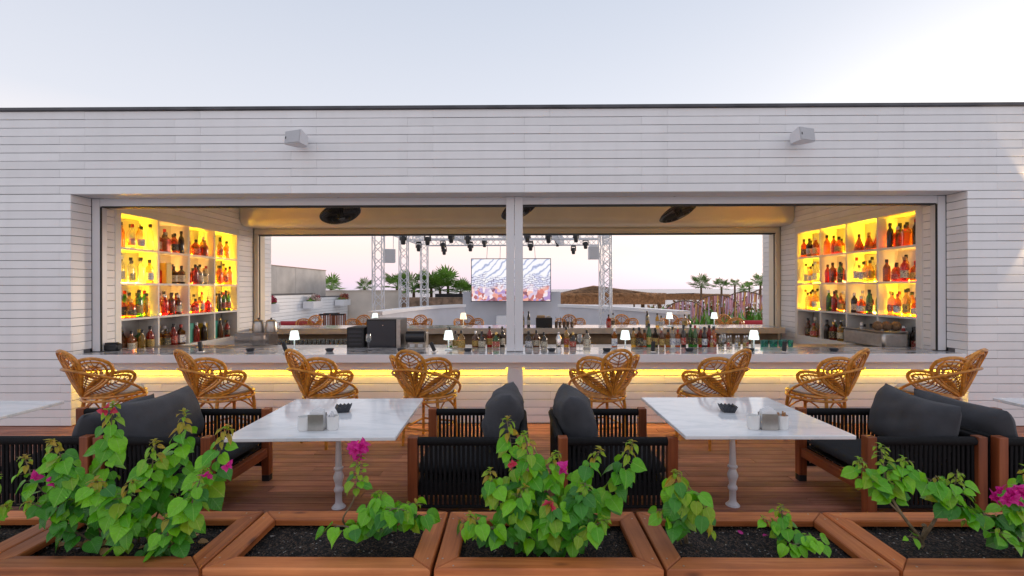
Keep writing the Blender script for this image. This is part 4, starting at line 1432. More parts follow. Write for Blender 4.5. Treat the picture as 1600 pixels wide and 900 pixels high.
# bottles along the ledge
lr = random.Random(11)
LEDGE = [('round', 'green', 703), ('stout', 'clear', 712), ('stout', 'golden', 721), ('stout', 'brown', 743), ('stout', 'dark', 753), ('round', 'red', 765), ('stout', 'green', 775), ('round', 'dark', 785),
         ('stout', 'dark', 826), ('stout', 'brown', 838), ('stout', 'dark', 850), ('round', 'golden', 885), ('stout', 'dark', 895), ('stout', 'clear', 917),
         ('square', 'amber', 960), ('round', 'golden', 990), ('square', 'brown', 999), ('stout', 'orange', 1007), ('tall', 'green', 1014), ('square', 'dark', 1024), ('round', 'brown', 1034), ('square', 'amber', 1044), ('round', 'clear', 1051), ('square', 'orange', 1059),
         ('tall', 'dark', 1068), ('tall', 'green', 1079), ('tall', 'green', 1086), ('round', 'red', 1095), ('round', 'dark', 1101), ('round', 'red', 1108), ('round', 'orange', 1115)]
for i, (shp, colr, px) in enumerate(LEDGE):
    Y = 6.92 + (0.09 if i % 2 else 0.0)
    bottle(at_ledge(px, Y), Y, ZL, shp, colr, '%s %s bottle on the inner work ledge, %s from the left' % (colr, SHAPEW[shp].split()[0], ORD[i]), 'bottles on the inner work ledge', s=lr.uniform(0.98, 1.12))
# small white-capped mixer bottles
for i in range(11):
    px = 1112 + i * 6.4
    t = bottle(at_ledge(px, 6.86), 6.86 + (0.05 if i % 2 else 0), ZL, 'round', 'clear', 'small white-capped mixer bottle, %s of the row right of the red bottles' % ORD[i], 'small mixer bottles on the ledge', cap=M_white, s=0.62)
# turquoise glasses
TUM = MB().lathe([(0.0, 0.0), (0.03, 0.0), (0.038, 0.11), (0.036, 0.11), (0.028, 0.006), (0.0, 0.006)], 14).mesh('tumbler', M_glassteal, True)
for i in range(7):
    px = 1192 + i * 7.2
    o = link('turquoise_tumbler', TUM, None, (at_ledge(px, 6.92), 6.92 + (0.05 if i % 2 else 0), ZL))
    tag(o, 'turquoise glass tumbler, %s from the left at the right end of the ledge' % ORD[i], 'glass', 'turquoise tumblers on the ledge')
# stacked clear glasses on the far glass shelf, nothing tells them apart
GLS = MB().lathe([(0.0, 0.0), (0.028, 0.0), (0.040, 0.12), (0.038, 0.12), (0.026, 0.006), (0.0, 0.006)], 12).mesh('tumbler_clear', M_glass, True)
for i in range(60):
    r_i, k = divmod(i, 20)
    px = 436 + k * 6.9
    Y = 9.46 + 0.09 * r_i
    o = link('clear_tumbler', GLS, None, (W(px, 530, Y).x, Y, 0.592))
    o.scale = (1, 1, 1.25)
    tag(o, 'clear drinking glass in the dense rows on the shelf under the far counter', 'glass', 'clear glasses under the far counter')

# stainless juicer station with coconuts in front of the right shelf
st = thing('steel_station', 'stainless steel bar station in front of the lower right shelf', 'bar station', (5.43, 7.18, 0.886))
MB().box(-0.185, 0.185, -0.42, 0.42, 0.0, 0.235, 0.03).build('body', M_steel, st, True)
MB().box(-0.195, 0.195, -0.43, 0.43, 0.2355, 0.25, 0.004).build('rim', M_chrome, st)
for i, (dx, dy) in enumerate(((-0.11, -0.22), (0.0, -0.24), (0.12, -0.26))):
    o = MB().lathe([(0.0, 0.0), (0.035, 0.004), (0.062, 0.03), (0.07, 0.065), (0.058, 0.10), (0.03, 0.125), (0.0, 0.132)], 14).build('coconut', plain('coconut_husk%d' % i, (0.20, 0.115, 0.06), rough=0.9, noise=0.4, nscale=40, bump=0.6, bscale=90), None, True)
    o.location = (5.43 + dx, 7.18 + dy, 1.1365)
    tag(o, 'brown coconut on the steel bar station, %s from the left' % ORD[i], 'coconut', 'coconuts on the steel station')
    o.rotation_euler = (0.0, 0.0, i)

# things on the far counter
ZR = 0.9455
def at_rear(px, Y=10.2):
    return W(px, 505, Y).x
for i, (px, sh_) in enumerate(((586, M_lampshade), (724, M_lampshade_w), (1046, M_lampshade), (1116, M_lampshade))):
    table_lamp((at_rear(px), 10.2, ZR), 'lit crystal table lamp on the far counter, %s from the left' % ORD[i], 'crystal lamps on the far counter', sh_, 1.1)
RB = [('tall', 'dark', 817), ('tall', 'dark', 826), ('square', 'red', 951), ('round', 'clear', 958), ('round', 'clear', 1012), ('tall', 'dark', 1011), ('round', 'golden', 1027), ('stout', 'clear', 1033), ('square', 'clear', 1070)]
for i, (shp, colr, px) in enumerate(RB):
    Y = 9.95 + 0.1 * (i % 2)
    bottle(at_rear(px, Y), Y, ZR, shp, colr, '%s %s bottle on the far counter, %s from the left' % (colr, SHAPEW[shp].split()[0], ORD[i]), 'bottles on the far counter', s=1.0)
bs = thing('napkin_box', 'black open box with napkins on the far counter right of the post', 'box', (at_rear(849), 10.0, ZR))
MB().box(-0.17, 0.17, -0.1, 0.1, 0.0, 0.20, 0.004).build('box', M_blackm, bs)
MB().box(-0.15, 0.02, -0.07, 0.07, 0.2005, 0.25, 0.004).build('napkins', plain('kraft_napkin', (0.5, 0.36, 0.22), rough=0.8), bs)
MB().box(0.06, 0.14, -0.06, 0.06, 0.2005, 0.24, 0.004).build('straws', M_cushion, bs)
for i, px in enumerate((868, 874, 880, 886, 892)):
    t = thing('bar_tool_jar', 'small dark jar of bar tools on the far counter, %s of five' % ORD[i], 'jar', (at_rear(px), 10.0 + 0.04 * (i % 2), ZR), 0, 'bar tool jars on the far counter')
    MB().lathe([(0.0, 0.0), (0.032, 0.0), (0.034, 0.11), (0.031, 0.11), (0.029, 0.006), (0.0, 0.006)], 10).build('jar', plain('jar_brown%d' % i, (0.16, 0.11, 0.07), rough=0.3, metal=0.4), t, True)
    for k in range(3):
        a = 2.1 * k + i
        MB().tube([(0.008 * math.cos(a), 0.008 * math.sin(a), 0.007), (0.024 * math.cos(a), 0.024 * math.sin(a), 0.16 + 0.03 * k)], 0.005, 5).build('tool', M_chrome if k % 2 else M_blackm, t)

# ------------------------------------------------------------------ ceiling fans
M_fanshell = plain('fan_shell', (0.11, 0.09, 0.075), rough=0.3)
def fan(px, py, Y, label, yaw, tilt):
    c = W(px, py, Y)
    t = thing('ceiling_fan', label, 'fan', (c.x, c.y, c.z), yaw, 'black ceiling fans inside the bar')
    TM = Matrix.Rotation(R(tilt), 4, 'Y') @ Matrix.Rotation(R(-13), 4, 'X')
    def ring(rad, z, n=32):
        return [TM @ Vector((rad * math.cos(2 * PI * k / n), rad * math.sin(2 * PI * k / n), z)) for k in range(n)]
    mb = MB()
    mb.tube(ring(0.33, 0.0), 0.013, 6, True)
    for rad, z in ((0.25, -0.06), (0.16, -0.085), (0.25, 0.06), (0.16, 0.085), (0.30, -0.035), (0.30, 0.035)):
        mb.tube(ring(rad, z), 0.004, 4, True)
    for k in range(44):
        a = 2 * PI * k / 44
        mb.tube([TM @ Vector((q * math.cos(a), q * math.sin(a), z)) for q, z in ((0.06, -0.09), (0.20, -0.078), (0.30, -0.038), (0.33, 0.0), (0.30, 0.038), (0.20, 0.078), (0.06, 0.09))], 0.0032, 4, cap=False)
    mb.build('cage', M_black, t, True)
    MB().lathe([(0.0, 0.10), (0.10, 0.095), (0.20, 0.082), (0.29, 0.044), (0.325, 0.004), (0.318, 0.0), (0.28, 0.036), (0.19, 0.07), (0.0, 0.088)], 28, M=TM).build('back_shell', M_fanshell, t, True)
    for k in range(3):
        a = 2 * PI * k / 3 + 0.4
        pts = []
        for (q, w_, zz) in ((0.05, 0.03, 0.01), (0.15, 0.075, 0.02), (0.25, 0.09, 0.015), (0.29, 0.05, 0.005)):
            for s in (-1, 1):
                an = a + s * w_ / max(q, 0.1)
                pts.append(TM @ Vector((q * math.cos(an), q * math.sin(an), s * zz)))
        MB().add(pts, [(0, 1, 3, 2), (2, 3, 5, 4), (4, 5, 7, 6)]).build('blade', M_blackm, t)
    MB().lathe([(0.0, -0.10), (0.05, -0.10), (0.06, -0.06), (0.06, 0.05), (0.075, 0.06), (0.075, 0.15), (0.0, 0.17)], 14, M=TM).build('motor', M_black, t, True)
    top = TM @ Vector((0, 0, 0.15))
    MB().tube([top, (top.x, top.y, 3.46 - c.z)], 0.018, 7).build('down_rod', M_black, t, True)
    MB().lathe([(0.0, 3.40 - c.z), (0.06, 3.40 - c.z), (0.07, 3.459 - c.z), (0.0, 3.4595 - c.z)], 12, c=(top.x, top.y, 0)).build('ceiling_rose', M_black, t, True)
fan(532, 334, 8.0, 'black caged ceiling fan over the left half of the bar', 0.0, -20)
fan(812, 326, 8.0, 'black caged ceiling fan mostly hidden by the centre post', 0.0, -25)
fan(1060, 331, 8.0, 'black caged ceiling fan over the right half of the bar', 0.0, -22)

# ------------------------------------------------------------------ loudspeakers on the facade
def wall_speaker(px, py, yaw, label):
    p = W(px, py, FY)
    t = thing('wall_speaker', label, 'loudspeaker', (p.x, FY - 0.001, p.z), 0, 'white loudspeakers on the facade')
    Mx = Matrix.Translation((0, -0.15, 0)) @ Matrix.Rotation(R(yaw), 4, 'Z') @ Matrix.Rotation(R(-7), 4, 'X')
    # cabinet tapering to the back
    v = [(-0.125, -0.085, -0.085), (0.125, -0.085, -0.085), (0.125, -0.085, 0.085), (-0.125, -0.085, 0.085), (-0.08, 0.085, -0.06), (0.08, 0.085, -0.06), (0.08, 0.085, 0.06), (-0.08, 0.085, 0.06)]
    b = MB().add([Mx @ Vector(q) for q in v], [(0, 1, 2, 3), (7, 6, 5, 4), (0, 4, 5, 1), (1, 5, 6, 2), (2, 6, 7, 3), (3, 7, 4, 0)])
    b.build('cabinet', M_speaker, t)
    MB().box(-0.118, 0.118, -0.096, -0.0855, -0.079, 0.079, 0.004, Mx).build('grille', M_grille, t)
    MB().box(-0.105, -0.09, -0.0985, -0.0965, -0.02, 0.01, 0, Mx).build('badge', M_blackm, t)
    MB().tube([(0, 0.0, 0.0), (0, -0.05, 0.0), (0, -0.085, 0.0)], 0.018, 8).box(-0.04, 0.04, -0.012, 0.0, -0.05, 0.05).build('bracket', M_speaker, t)
wall_speaker(474, 224, -20, 'white loudspeaker on the facade above the left half of the opening')
wall_speaker(1240, 220, 20, 'white loudspeaker on the facade above the right half of the opening')
# wall lamp just right of the view whose light falls on the boards
wlmp = thing('wall_lamp', 'up and down wall lamp on the boards at the right edge', 'wall lamp', (6.62, FY - 0.001, 2.70))
MB().lathe([(0.0, -0.09), (0.035, -0.09), (0.035, 0.09), (0.0, 0.09)], 14, c=(0, -0.07, 0)).build('tube', M_frame, wlmp, True)
MB().box(-0.03, 0.03, -0.036, 0.0, -0.04, 0.04).build('bracket', M_frame, wlmp)
for s_ in (-1, 1):
    MB().lathe([(0.0, 0.0), (0.028, 0.0)], 12, c=(0, -0.07, s_ * 0.0915)).build('lens', emit('lamp_lens%d' % s_, (1.0, 0.75, 0.42), 6.0), wlmp)
    ld = bpy.data.lights.new('wall_lamp_light', 'SPOT')
    ld.energy = 16
    ld.color = (1.0, 0.70, 0.38)
    ld.spot_size = R(70)
    ld.spot_blend = 0.35
    ld.shadow_soft_size = 0.02
    lo = bpy.data.objects.new('wall_lamp_light', ld)
    COL.objects.link(lo)
    lo.parent = wlmp
    lo.location = (0, -0.07, s_ * 0.10)
    lo.rotation_euler = (PI if s_ > 0 else 0, 0, 0)

# ------------------------------------------------------------------ beyond the bar: side wall, flower boxes, concrete wall
sw = thing('stepped_wall', 'white boarded garden wall stepping down behind the bar on the left', 'wall', (-8, 17, 0))
def PL(parent, name, mb, mat, smooth=False):
    o = mb.build(name, mat, parent, smooth)
    o.location = -Vector(parent.location)
    return o
for (y0, y1, h) in ((10.9, 14.9, 1.80), (14.9, 18.7, 1.60), (18.7, 22.3, 1.46)):
    seg = PL(sw, 'wall_segment', MB().box(-8.18, -8.022, y0, y1 - 0.002, -0.03, h), M_wallcore)
    PL(sw, 'coping', MB().box(-8.19, -7.99, y0, y1 - 0.003, h + 0.0005, h + 0.02), M_flash)
    k = 0
    while (k + 1) * 0.12 <= h:
        o = link('board', board_mesh('garden_board', y1 - y0 - 0.004, 0.112, 0.02, M_board, 'Y'), seg, (-8.01, (y0 + y1) / 2, (k + 0.5) * 0.12))
        k += 1
cw = thing('concrete_wall', 'tall bare concrete wall above the stepped white wall', 'wall', (-8.7, 18, 0))
for k in range(7):
    y0, y1 = 11.0 + k * 1.46, 11.0 + (k + 1) * 1.46
    PL(cw, 'concrete_panel', MB().box(-9.0, -8.6 + 0.004 * (k % 2), y0, y1 - 0.006, -0.03, 2.61, 0.004), M_concrete)
PL(cw, 'capping', MB().box(-9.03, -8.57, 11.0, 21.22, 2.6105, 2.635), plain('brown_capping', (0.40, 0.27, 0.20), rough=0.7))
fw = thing('garden_wall', 'cream rendered garden wall beyond the stage truss on the left', 'wall', (-6.5, 22.4, 0))
PL(fw, 'wall_face', MB().box(-9.6, -5.2, 22.4, 22.65, -0.03, 1.68), M_cream)
PL(fw, 'coping', MB().box(-9.62, -5.18, 22.36, 22.68, 1.6805, 1.72), M_cream)
# little leaf and flower tufts
def tuft(parent, name, mat, c, rad, n, size, seed):
    rg = random.Random(seed)
    mb = MB()
    for _ in range(n):
        d = Vector((rg.gauss(0, 1), rg.gauss(0, 1), abs(rg.gauss(0, 1)))).normalized()
        p = Vector(c) + Vector((d.x * rad[0], d.y * rad[1], d.z * rad[2])) * rg.uniform(0.4, 1.0)
        u = Vector((rg.gauss(0, 1), rg.gauss(0, 1), rg.gauss(0, 1))).normalized()
        w = u.cross(d)
        if w.length < 1e-3:
            continue
        w.normalize()
        s = size * rg.uniform(0.6, 1.3)
        mb.add([p - u * s, p - w * s * 0.5 + d * s * 0.2, p + u * s, p + w * s * 0.5 + d * s * 0.2], [(0, 1, 2, 3)])
    return mb.build(name, mat, parent)
M_flred = plain('wine_red_petals', (0.42, 0.02, 0.06), rough=0.6, noise=0.4, nscale=9)
M_flrust = plain('rust_dry_petals', (0.40, 0.13, 0.07), rough=0.7, noise=0.4, nscale=9)
M_flpale = plain('pale_dry_petals', (0.55, 0.42, 0.36), rough=0.7, noise=0.4, nscale=9)
for i, (yc, mt, w1) in enumerate(((14.55, M_flred, 'deep red'), (17.9, M_flpale, 'pale and dark red'), (21.0, M_flrust, 'rust coloured'))):
    bxo = thing('flower_box', 'white box with %s flowers hung on the stepped wall' % w1, 'flower box', (-7.75, yc, 1.05), 0, 'flower boxes on the stepped wall')
    MB().box(-0.20, 0.20, -0.42, 0.42, 0.0, 0.26, 0.008).build('box', M_white, bxo)
    stuff(tuft(bxo, 'foliage', M_palm, (0, 0, 0.26), (0.2, 0.40, 0.12), 90, 0.06, 50 + i))
    stuff(tuft(bxo, 'flowers', mt, (0.03, 0.05, 0.30), (0.2, 0.38, 0.25), 130, 0.065, 60 + i))
    stuff(tuft(bxo, 'flower_heads', M_flred, (0.06, 0.2, 0.36), (0.12, 0.16, 0.16), 40, 0.06, 70 + i))

# ------------------------------------------------------------------ stage: truss, lights, screen, speakers
TZ0, TZ1 = 3.66, 3.96
tr = thing('stage_truss', 'white lattice truss frame standing over the stage', 'truss', (0, 17, 0))
def lattice(name, a, b, w, parent):
    """box truss from a to b: four chords and zigzag lacing"""
    a, b = Vector(a), Vector(b)
    d = (b - a).normalized()
    u = Vector((0, 0, 1)).cross(d) if abs(d.z) < 0.9 else Vector((1, 0, 0))
    u.normalize()
    v = d.cross(u)
    cs = [(u + v) * (w / 2), (u - v) * (w / 2), (-u - v) * (w / 2), (-u + v) * (w / 2)]
    mb = MB()
    for c in cs:
        mb.tube([a + c, b + c], 0.019, 6)
    part = PL(parent, name, mb, M_truss, True)
    L = (b - a).length
    n = max(2, int(round(L / (w * 0.95))))
    lc = MB()
    for i in range(4):
        c0, c1 = cs[i], cs[(i + 1) % 4]
        for k in range(n):
            p0, p1 = a + d * (L * k / n), a + d * (L * (k + 1) / n)
            s_, e_ = (c0, c1) if (k + i) % 2 == 0 else (c1, c0)
            lc.tube([p0 + s_, p1 + e_], 0.012, 4, cap=False)
    lo_ = lc.build('lacing', M_truss, part)
    return part
TW = [W(591, 450, 14.7), W(631, 450, 17.6), W(663, 450, 20.5), W(946, 450, 14.7), W(949, 450, 20.5)]
for p in TW:
    lattice('tower', (p.x, p.y, 0), (p.x, p.y, TZ1), 0.29 if p.x < 0 else 0.33, tr)
    PL(tr, 'base_plate', MB().box(p.x - 0.3, p.x + 0.3, p.y - 0.3, p.y + 0.3, -0.034, -0.004), M_truss)
zc = (TZ0 + TZ1) / 2
def bpt(i):
    return Vector((TW[i].x, TW[i].y, zc))
for a, b in ((0, 2), (3, 4), (0, 3), (2, 4)):
    d = (bpt(b) - bpt(a)).normalized()
    lattice('beam', bpt(a) + d * 0.17, bpt(b) - d * 0.17, 0.29, tr)
for f in (0.3, 0.62):
    a, b = bpt(0).lerp(bpt(2), f), bpt(3).lerp(bpt(4), f)
    d = (b - a).normalized()
    lattice('beam', a + d * 0.17, b - d * 0.17, 0.26, tr)
for f in (0.25, 0.5, 0.75):
    a, b = bpt(0).lerp(bpt(3), f), bpt(2).lerp(bpt(4), f)
    d = (b - a).normalized()
    lattice('beam', a + d * 0.17, b - d * 0.17, 0.24, tr)
# moving head lights hung under the beams: pixel of the lamp, depth
def stage_light(px, py, Y, label, s=1.0, flip=0.0):
    p = W(px, py, Y)
    t = thing('stage_light', label, 'stage light', (p.x, p.y, p.z), flip, 'black stage lights under the truss')
    t.scale = (s, s, s)
    up = min((TZ0 - p.z) / s, 1.2)
    MB().box(-0.13, 0.13, -0.09, 0.09, 0.20, 0.30, 0.01).build('base', M_black, t)
    for q in (-1, 1):
        MB().box(q * 0.14 - 0.02, q * 0.14 + 0.02, -0.05, 0.05, -0.05, 0.21, 0.005).build('yoke_arm', M_black, t)
    MB().lathe([(0.0, -0.24), (0.075, -0.24), (0.10, -0.20), (0.115, -0.05), (0.115, 0.08), (0.08, 0.15), (0.0, 0.16)], 14).build('head', M_black, t, True)
    MB().lathe([(0.0, -0.2415), (0.068, -0.2415)], 12).build('lens', M_chrome, t)
    if up > 0.30:
        MB().tube([(0, 0, 0.30), (0, 0, up)], 0.02, 6).build('clamp', M_black, t)
LT = [(630, 374, 15.5), (654, 386, 18.6), (668, 375, 16.0), (694, 392, 20.4), (692, 383, 18.8), (705, 372, 16.6), (731, 373, 15.8), (735, 386, 18.6), (757, 380, 20.4),
      (824, 371, 16.4), (829, 385, 18.8), (857, 372, 16.0), (871, 379, 20.4), (896, 391, 20.4), (900, 371, 16.6), (915, 382, 18.6)]
for i, (px, py, Y) in enumerate(LT):
    stage_light(px, py, Y, 'black moving-head stage light under the truss, %s from the left' % ORD[i], 0.72, 0.3 * (i % 3))
def hung_speaker(px, py, Y, w, h, d, yaw, label):
    p = W(px, py, Y)
    t = thing('hanging_speaker', label, 'loudspeaker', p, R(yaw), 'grey loudspeakers hung from the truss')
    MB().box(-w / 2, w / 2, -d / 2, d / 2, -h / 2, h / 2, 0.015).build('cabinet', M_speaker, t)
    MB().box(-w / 2 + 0.02, w / 2 - 0.02, -d / 2 - 0.012, -d / 2 - 0.001, -h / 2 + 0.02, h / 2 - 0.02, 0.003).build('grille', M_grille, t)
    for q in (-1, 1):
        MB().tube([(q * w * 0.35, 0, h / 2), (q * w * 0.35, 0, TZ0 - p.z)], 0.012, 5).build('cable', M_truss, t)
hung_speaker(608, 400, 16.0, 0.40, 0.46, 0.36, 20, 'grey loudspeaker hanging beside the left truss tower')
hung_speaker(928, 395, 15.2, 0.36, 0.42, 0.34, -4, 'grey loudspeaker hanging beside the right truss tower')
a, b = W(737, 405, 20.0), W(860, 470, 20.0)
scn = thing('led_screen', 'large lit video screen hanging over the stage', 'screen', ((a.x + b.x) / 2, 20.0, (a.z + b.z) / 2))
hw_, hh_ = (b.x - a.x) / 2, (a.z - b.z) / 2
MB().box(-hw_ - 0.03, hw_ + 0.03, 0.0, 0.12, -hh_ - 0.03, hh_ + 0.03, 0.004).build('cabinet', M_blackm, scn)
MB().box(-hw_, hw_, -0.006, -0.0005, -hh_, hh_).build('picture', M_screen, scn)
for q in (-0.62, -0.28, 0.1, 0.62):
    MB().tube([(q * hw_, 0.06, hh_ + 0.03), (q * hw_ * 0.96, 0.06, TZ0 - scn.location.z)], 0.014, 5).build('cable', M_truss, scn)
bw = thing('stage_back_wall', 'plain grey wall under the video screen', 'wall', (0, 20.7, 0))
a, b = W(723, 456, 20.6), W(876, 456, 20.6)
PL(bw, 'wall_face', MB().box(a.x, b.x, 20.6, 20.9, -0.03, 1.64, 0.01), M_greywall)
PL(bw, 'plinth', MB().box(a.x + 1.5, a.x + 2.6, 19.9, 20.59, -0.03, 0.62, 0.01), M_white)
# curved banquette wall round the dance floor, with a white coping
def banquette(pts, label):
    t = thing('banquette_wall', label, 'low wall', (pts[0][0], pts[0][1], 0))
    for (w, z0, z1, nm, mt) in ((0.12, -0.03, 1.07, 'wall_face', M_greywall), (0.20, 1.0705, 1.17, 'coping', M_white)):
        v, f = [], []
        for i, p in enumerate(pts):
            q0, q1 = Vector(pts[max(i - 1, 0)]), Vector(pts[min(i + 1, len(pts) - 1)])
            d = (q1 - q0).normalized()
            nrm = Vector((-d.y, d.x))
            for s in (-1, 1):
                for z in (z0, z1):
                    v.append((p[0] + nrm.x * w * s, p[1] + nrm.y * w * s, z))
        for i in range(len(pts) - 1):
            a, b = i * 4, i * 4 + 4
            f += [(a, b, b + 1, a + 1), (a + 1, b + 1, b + 3, a + 3), (a + 3, b + 3, b + 2, a + 2), (a + 2, b + 2, b, a)]
        e = (len(pts) - 1) * 4
        f += [(0, 1, 3, 2), (e, e + 2, e + 3, e + 1)]
        PL(t, nm, MB().add(v, f), mt, True)
def arc(p0, p1, p2, n=12):
    return [tuple((1 - t) ** 2 * Vector(p0) + 2 * t * (1 - t) * Vector(p1) + t * t * Vector(p2)) for t in [k / n for k in range(n + 1)]]
banquette(arc((-3.75, 12.5), (-3.55, 16.5), (-2.1, 18.4)), 'low grey banquette wall with white coping left of the stage')
banquette(arc((1.75, 18.2), (3.3, 16.6), (4.45, 12.5)), 'low grey banquette wall with white coping right of the stage')
sp_ = thing('stone_planter', 'rough brown stone planter behind the stage on the left', 'planter', (-3.8, 21.4, 0))
a, b = W(625, 464, 21.0), W(723, 464, 21.0)
PL(sp_, 'stone_face', MB().box(a.x, b.x, 21.0, 21.25, -0.03, 1.40, 0.02), M_stone)
PL(sp_, 'soil', MB().box(a.x + 0.02, b.x - 0.02, 21.2505, 22.3, -0.03, 1.30), M_soil)
PL(sp_, 'dark_rim', MB().box(a.x + 1.4, b.x - 0.1, 22.0, 22.1, 1.3005, 1.55), M_blackm)
# dark slatted chairs and little tables on the far terrace, left
def slat_chair(x, y, rz, label):
    t = thing('slatted_chair', label, 'chair', (x, y, 0), rz, 'dark slatted chairs on the far terrace')
    M_dk = M_chz
    MB().box(-0.24, 0.24, -0.24, 0.24, 0.43, 0.47, 0.006).build('seat', M_chy, t)
    for q in (-1, 1):
        MB().box(q * 0.22 - 0.02, q * 0.22 + 0.02, -0.24, -0.20, 0.0, 0.429).build('leg', M_dk, t)
        MB().box(q * 0.22 - 0.02, q * 0.22 + 0.02, 0.2405, 0.28, 0.0, 1.02).build('leg', M_dk, t)
    for k in range(6):
        MB().box(-0.17 + 0.068 * k - 0.015, -0.17 + 0.068 * k + 0.015, 0.25, 0.27, 0.50, 0.969).build('slat', M_dk, t)
    MB().box(-0.198, 0.198, 0.245, 0.275, 0.97, 1.02).build('top_rail', M_blackm, t)
for i, px in enumerate((505, 517, 531)):
    p = W(px, 500, 14.0 + 0.5 * (i % 2))
    slat_chair(p.x, p.y, 0.3 * i, 'dark slatted chair on the far terrace, %s from the left' % ORD[i])
# red sofas
for px, nm in ((456, 'left'), (1192, 'right')):
    p = W(px, 505, 13.0)
    s_ = thing('red_sofa', 'low red sofa on the far terrace at the %s' % nm, 'sofa', (p.x, p.y, 0))
    M_red = plain('red_fabric_' + nm, (0.42, 0.03, 0.04), rough=0.8)
    MB().box(-0.5, 0.5, -0.35, 0.35, 0.05, 0.42, 0.05).build('seat', M_red, s_, True)
    MB().box(-0.5, 0.5, 0.2, 0.40, 0.4205, 0.86, 0.06).build('backrest', M_red, s_, True)
    for q in (-1, 1):
        MB().box(q * 0.5 + (0.001 if q > 0 else -0.14), q * 0.5 + (0.14 if q > 0 else -0.001), -0.35, 0.40, 0.05, 0.62, 0.05).build('armrest', M_red, s_, True)
    for q in ((-0.42, -0.28), (0.42, -0.28), (-0.42, 0.3), (0.42, 0.3)):
        MB().box(q[0] - 0.03, q[0] + 0.03, q[1] - 0.03, q[1] + 0.03, 0.0, 0.0495).build('foot', M_blackm, s_)

# ------------------------------------------------------------------ palms
def palm_crown(seed, n=18, L=0.9, fan_w=0.55):
    """fan-palm crown: each frond a stalk with a pleated fan of blades"""
    rg = random.Random(seed)
    mb = MB()
    for i in range(n):
        az = 2 * PI * i / n + rg.uniform(-0.3, 0.3)
        el = rg.uniform(-0.15, 1.35)
        d = Vector((math.cos(az) * math.cos(el), math.sin(az) * math.cos(el), math.sin(el)))
        st_ = L * rg.uniform(0.35, 0.6)
        hub = d * st_ + Vector((0, 0, -0.08 * st_))
        side = Vector((-math.sin(az), math.cos(az), 0))
        mb.tube([Vector((0, 0, 0)), hub], 0.012, 4, cap=False)
        m = 13
        for k in range(m):
            a = R(-105 + 210 * k / (m - 1))
            bd = d * math.cos(a) + side * math.sin(a)
            ln = L * fan_w * 1.25 * (0.65 + 0.35 * math.cos(a * 0.8)) * rg.uniform(0.85, 1.1)
            tip = hub + bd * ln + Vector((0, 0, -0.10 * ln * rg.uniform(0.3, 1.8)))
            mid = hub + bd * ln * 0.55
            nrm = bd.cross(d.cross(side)).normalized() if d.cross(side).length > 0 else side
            wv = (side * math.cos(a) - d * math.sin(a)) * ln * 0.06
            mb.add([hub, mid - wv, tip, mid + wv], [(0, 1, 2, 3)])
    return mb
PCR = [palm_crown(s, n_f, 0.9).mesh('palm_crown_%d' % s, M_palm) for s, n_f in ((1, 16), (2, 20), (3, 14))]
def palm(px, py, Y, rad, zbase, label, k, group):
    p = W(px, py, Y)
    t = thing('palm_tree', label, 'palm tree', (p.x, p.y, zbase), random.uniform(0, 6), group)
    h = p.z - zbase
    MB().tube([(0.06 * math.sin(2 * q), 0, h * q) for q in [i / 8 for i in range(9)]], [0.10 - 0.035 * i / 8 for i in range(9)], 8).build('trunk', M_trunk, t, True)
    o = link('crown', PCR[k], t, (0.06 * math.sin(2), 0, h))
    o.scale = (rad, rad, rad)
PALL = [(519, 452, 24.0, 0.95, 'fan palm just right of the concrete wall'), (571, 451, 25.0, 0.7, 'thin palm left of the first truss tower'), (622, 449, 23.2, 1.0, 'fan palm between the first two truss towers'),
        (645, 452, 22.8, 1.25, 'broad fan palm between the second and third truss towers'), (672, 450, 23.0, 1.05, 'fan palm just right of the third truss tower'), (686, 453, 22.7, 1.0, 'low fan palm right of the third truss tower'),
        (701, 446, 23.4, 1.15, 'tallest fan palm behind the stone planter'), (718, 455, 22.8, 0.8, 'fan palm beside the grey stage wall'), (735, 457, 23.4, 0.7, 'small fan palm left of the screen')]
for i, (px, py, Y, rad, lab) in enumerate(PALL):
    palm(px, py, Y, rad, -0.035, lab, i % 3, 'fan palms beyond the stage')
PALR = [(1095, 447, 30, 0.95, 'fan palm standing apart above the ribbon arches, leftmost on the right'), (1127, 449, 31, 0.8, 'fan palm second from the left above the ribbon arches'), (1149, 446, 34, 0.62, 'thin upright palm above the ribbon arches'),
        (1164, 453, 30, 0.6, 'low palm in front of the palm cluster on the right'), (1172, 448, 36, 0.6, 'small distant palm in the right cluster'), (1187, 444, 30, 0.9, 'dense fan palm near the right edge of the opening'), (1201, 441, 31, 0.95, 'tall palm cut by the right edge of the opening')]
for i, (px, py, Y, rad, lab) in enumerate(PALR):
    palm(px, py, Y, rad, -4.0, lab, (i + 1) % 3, 'fan palms on the right')

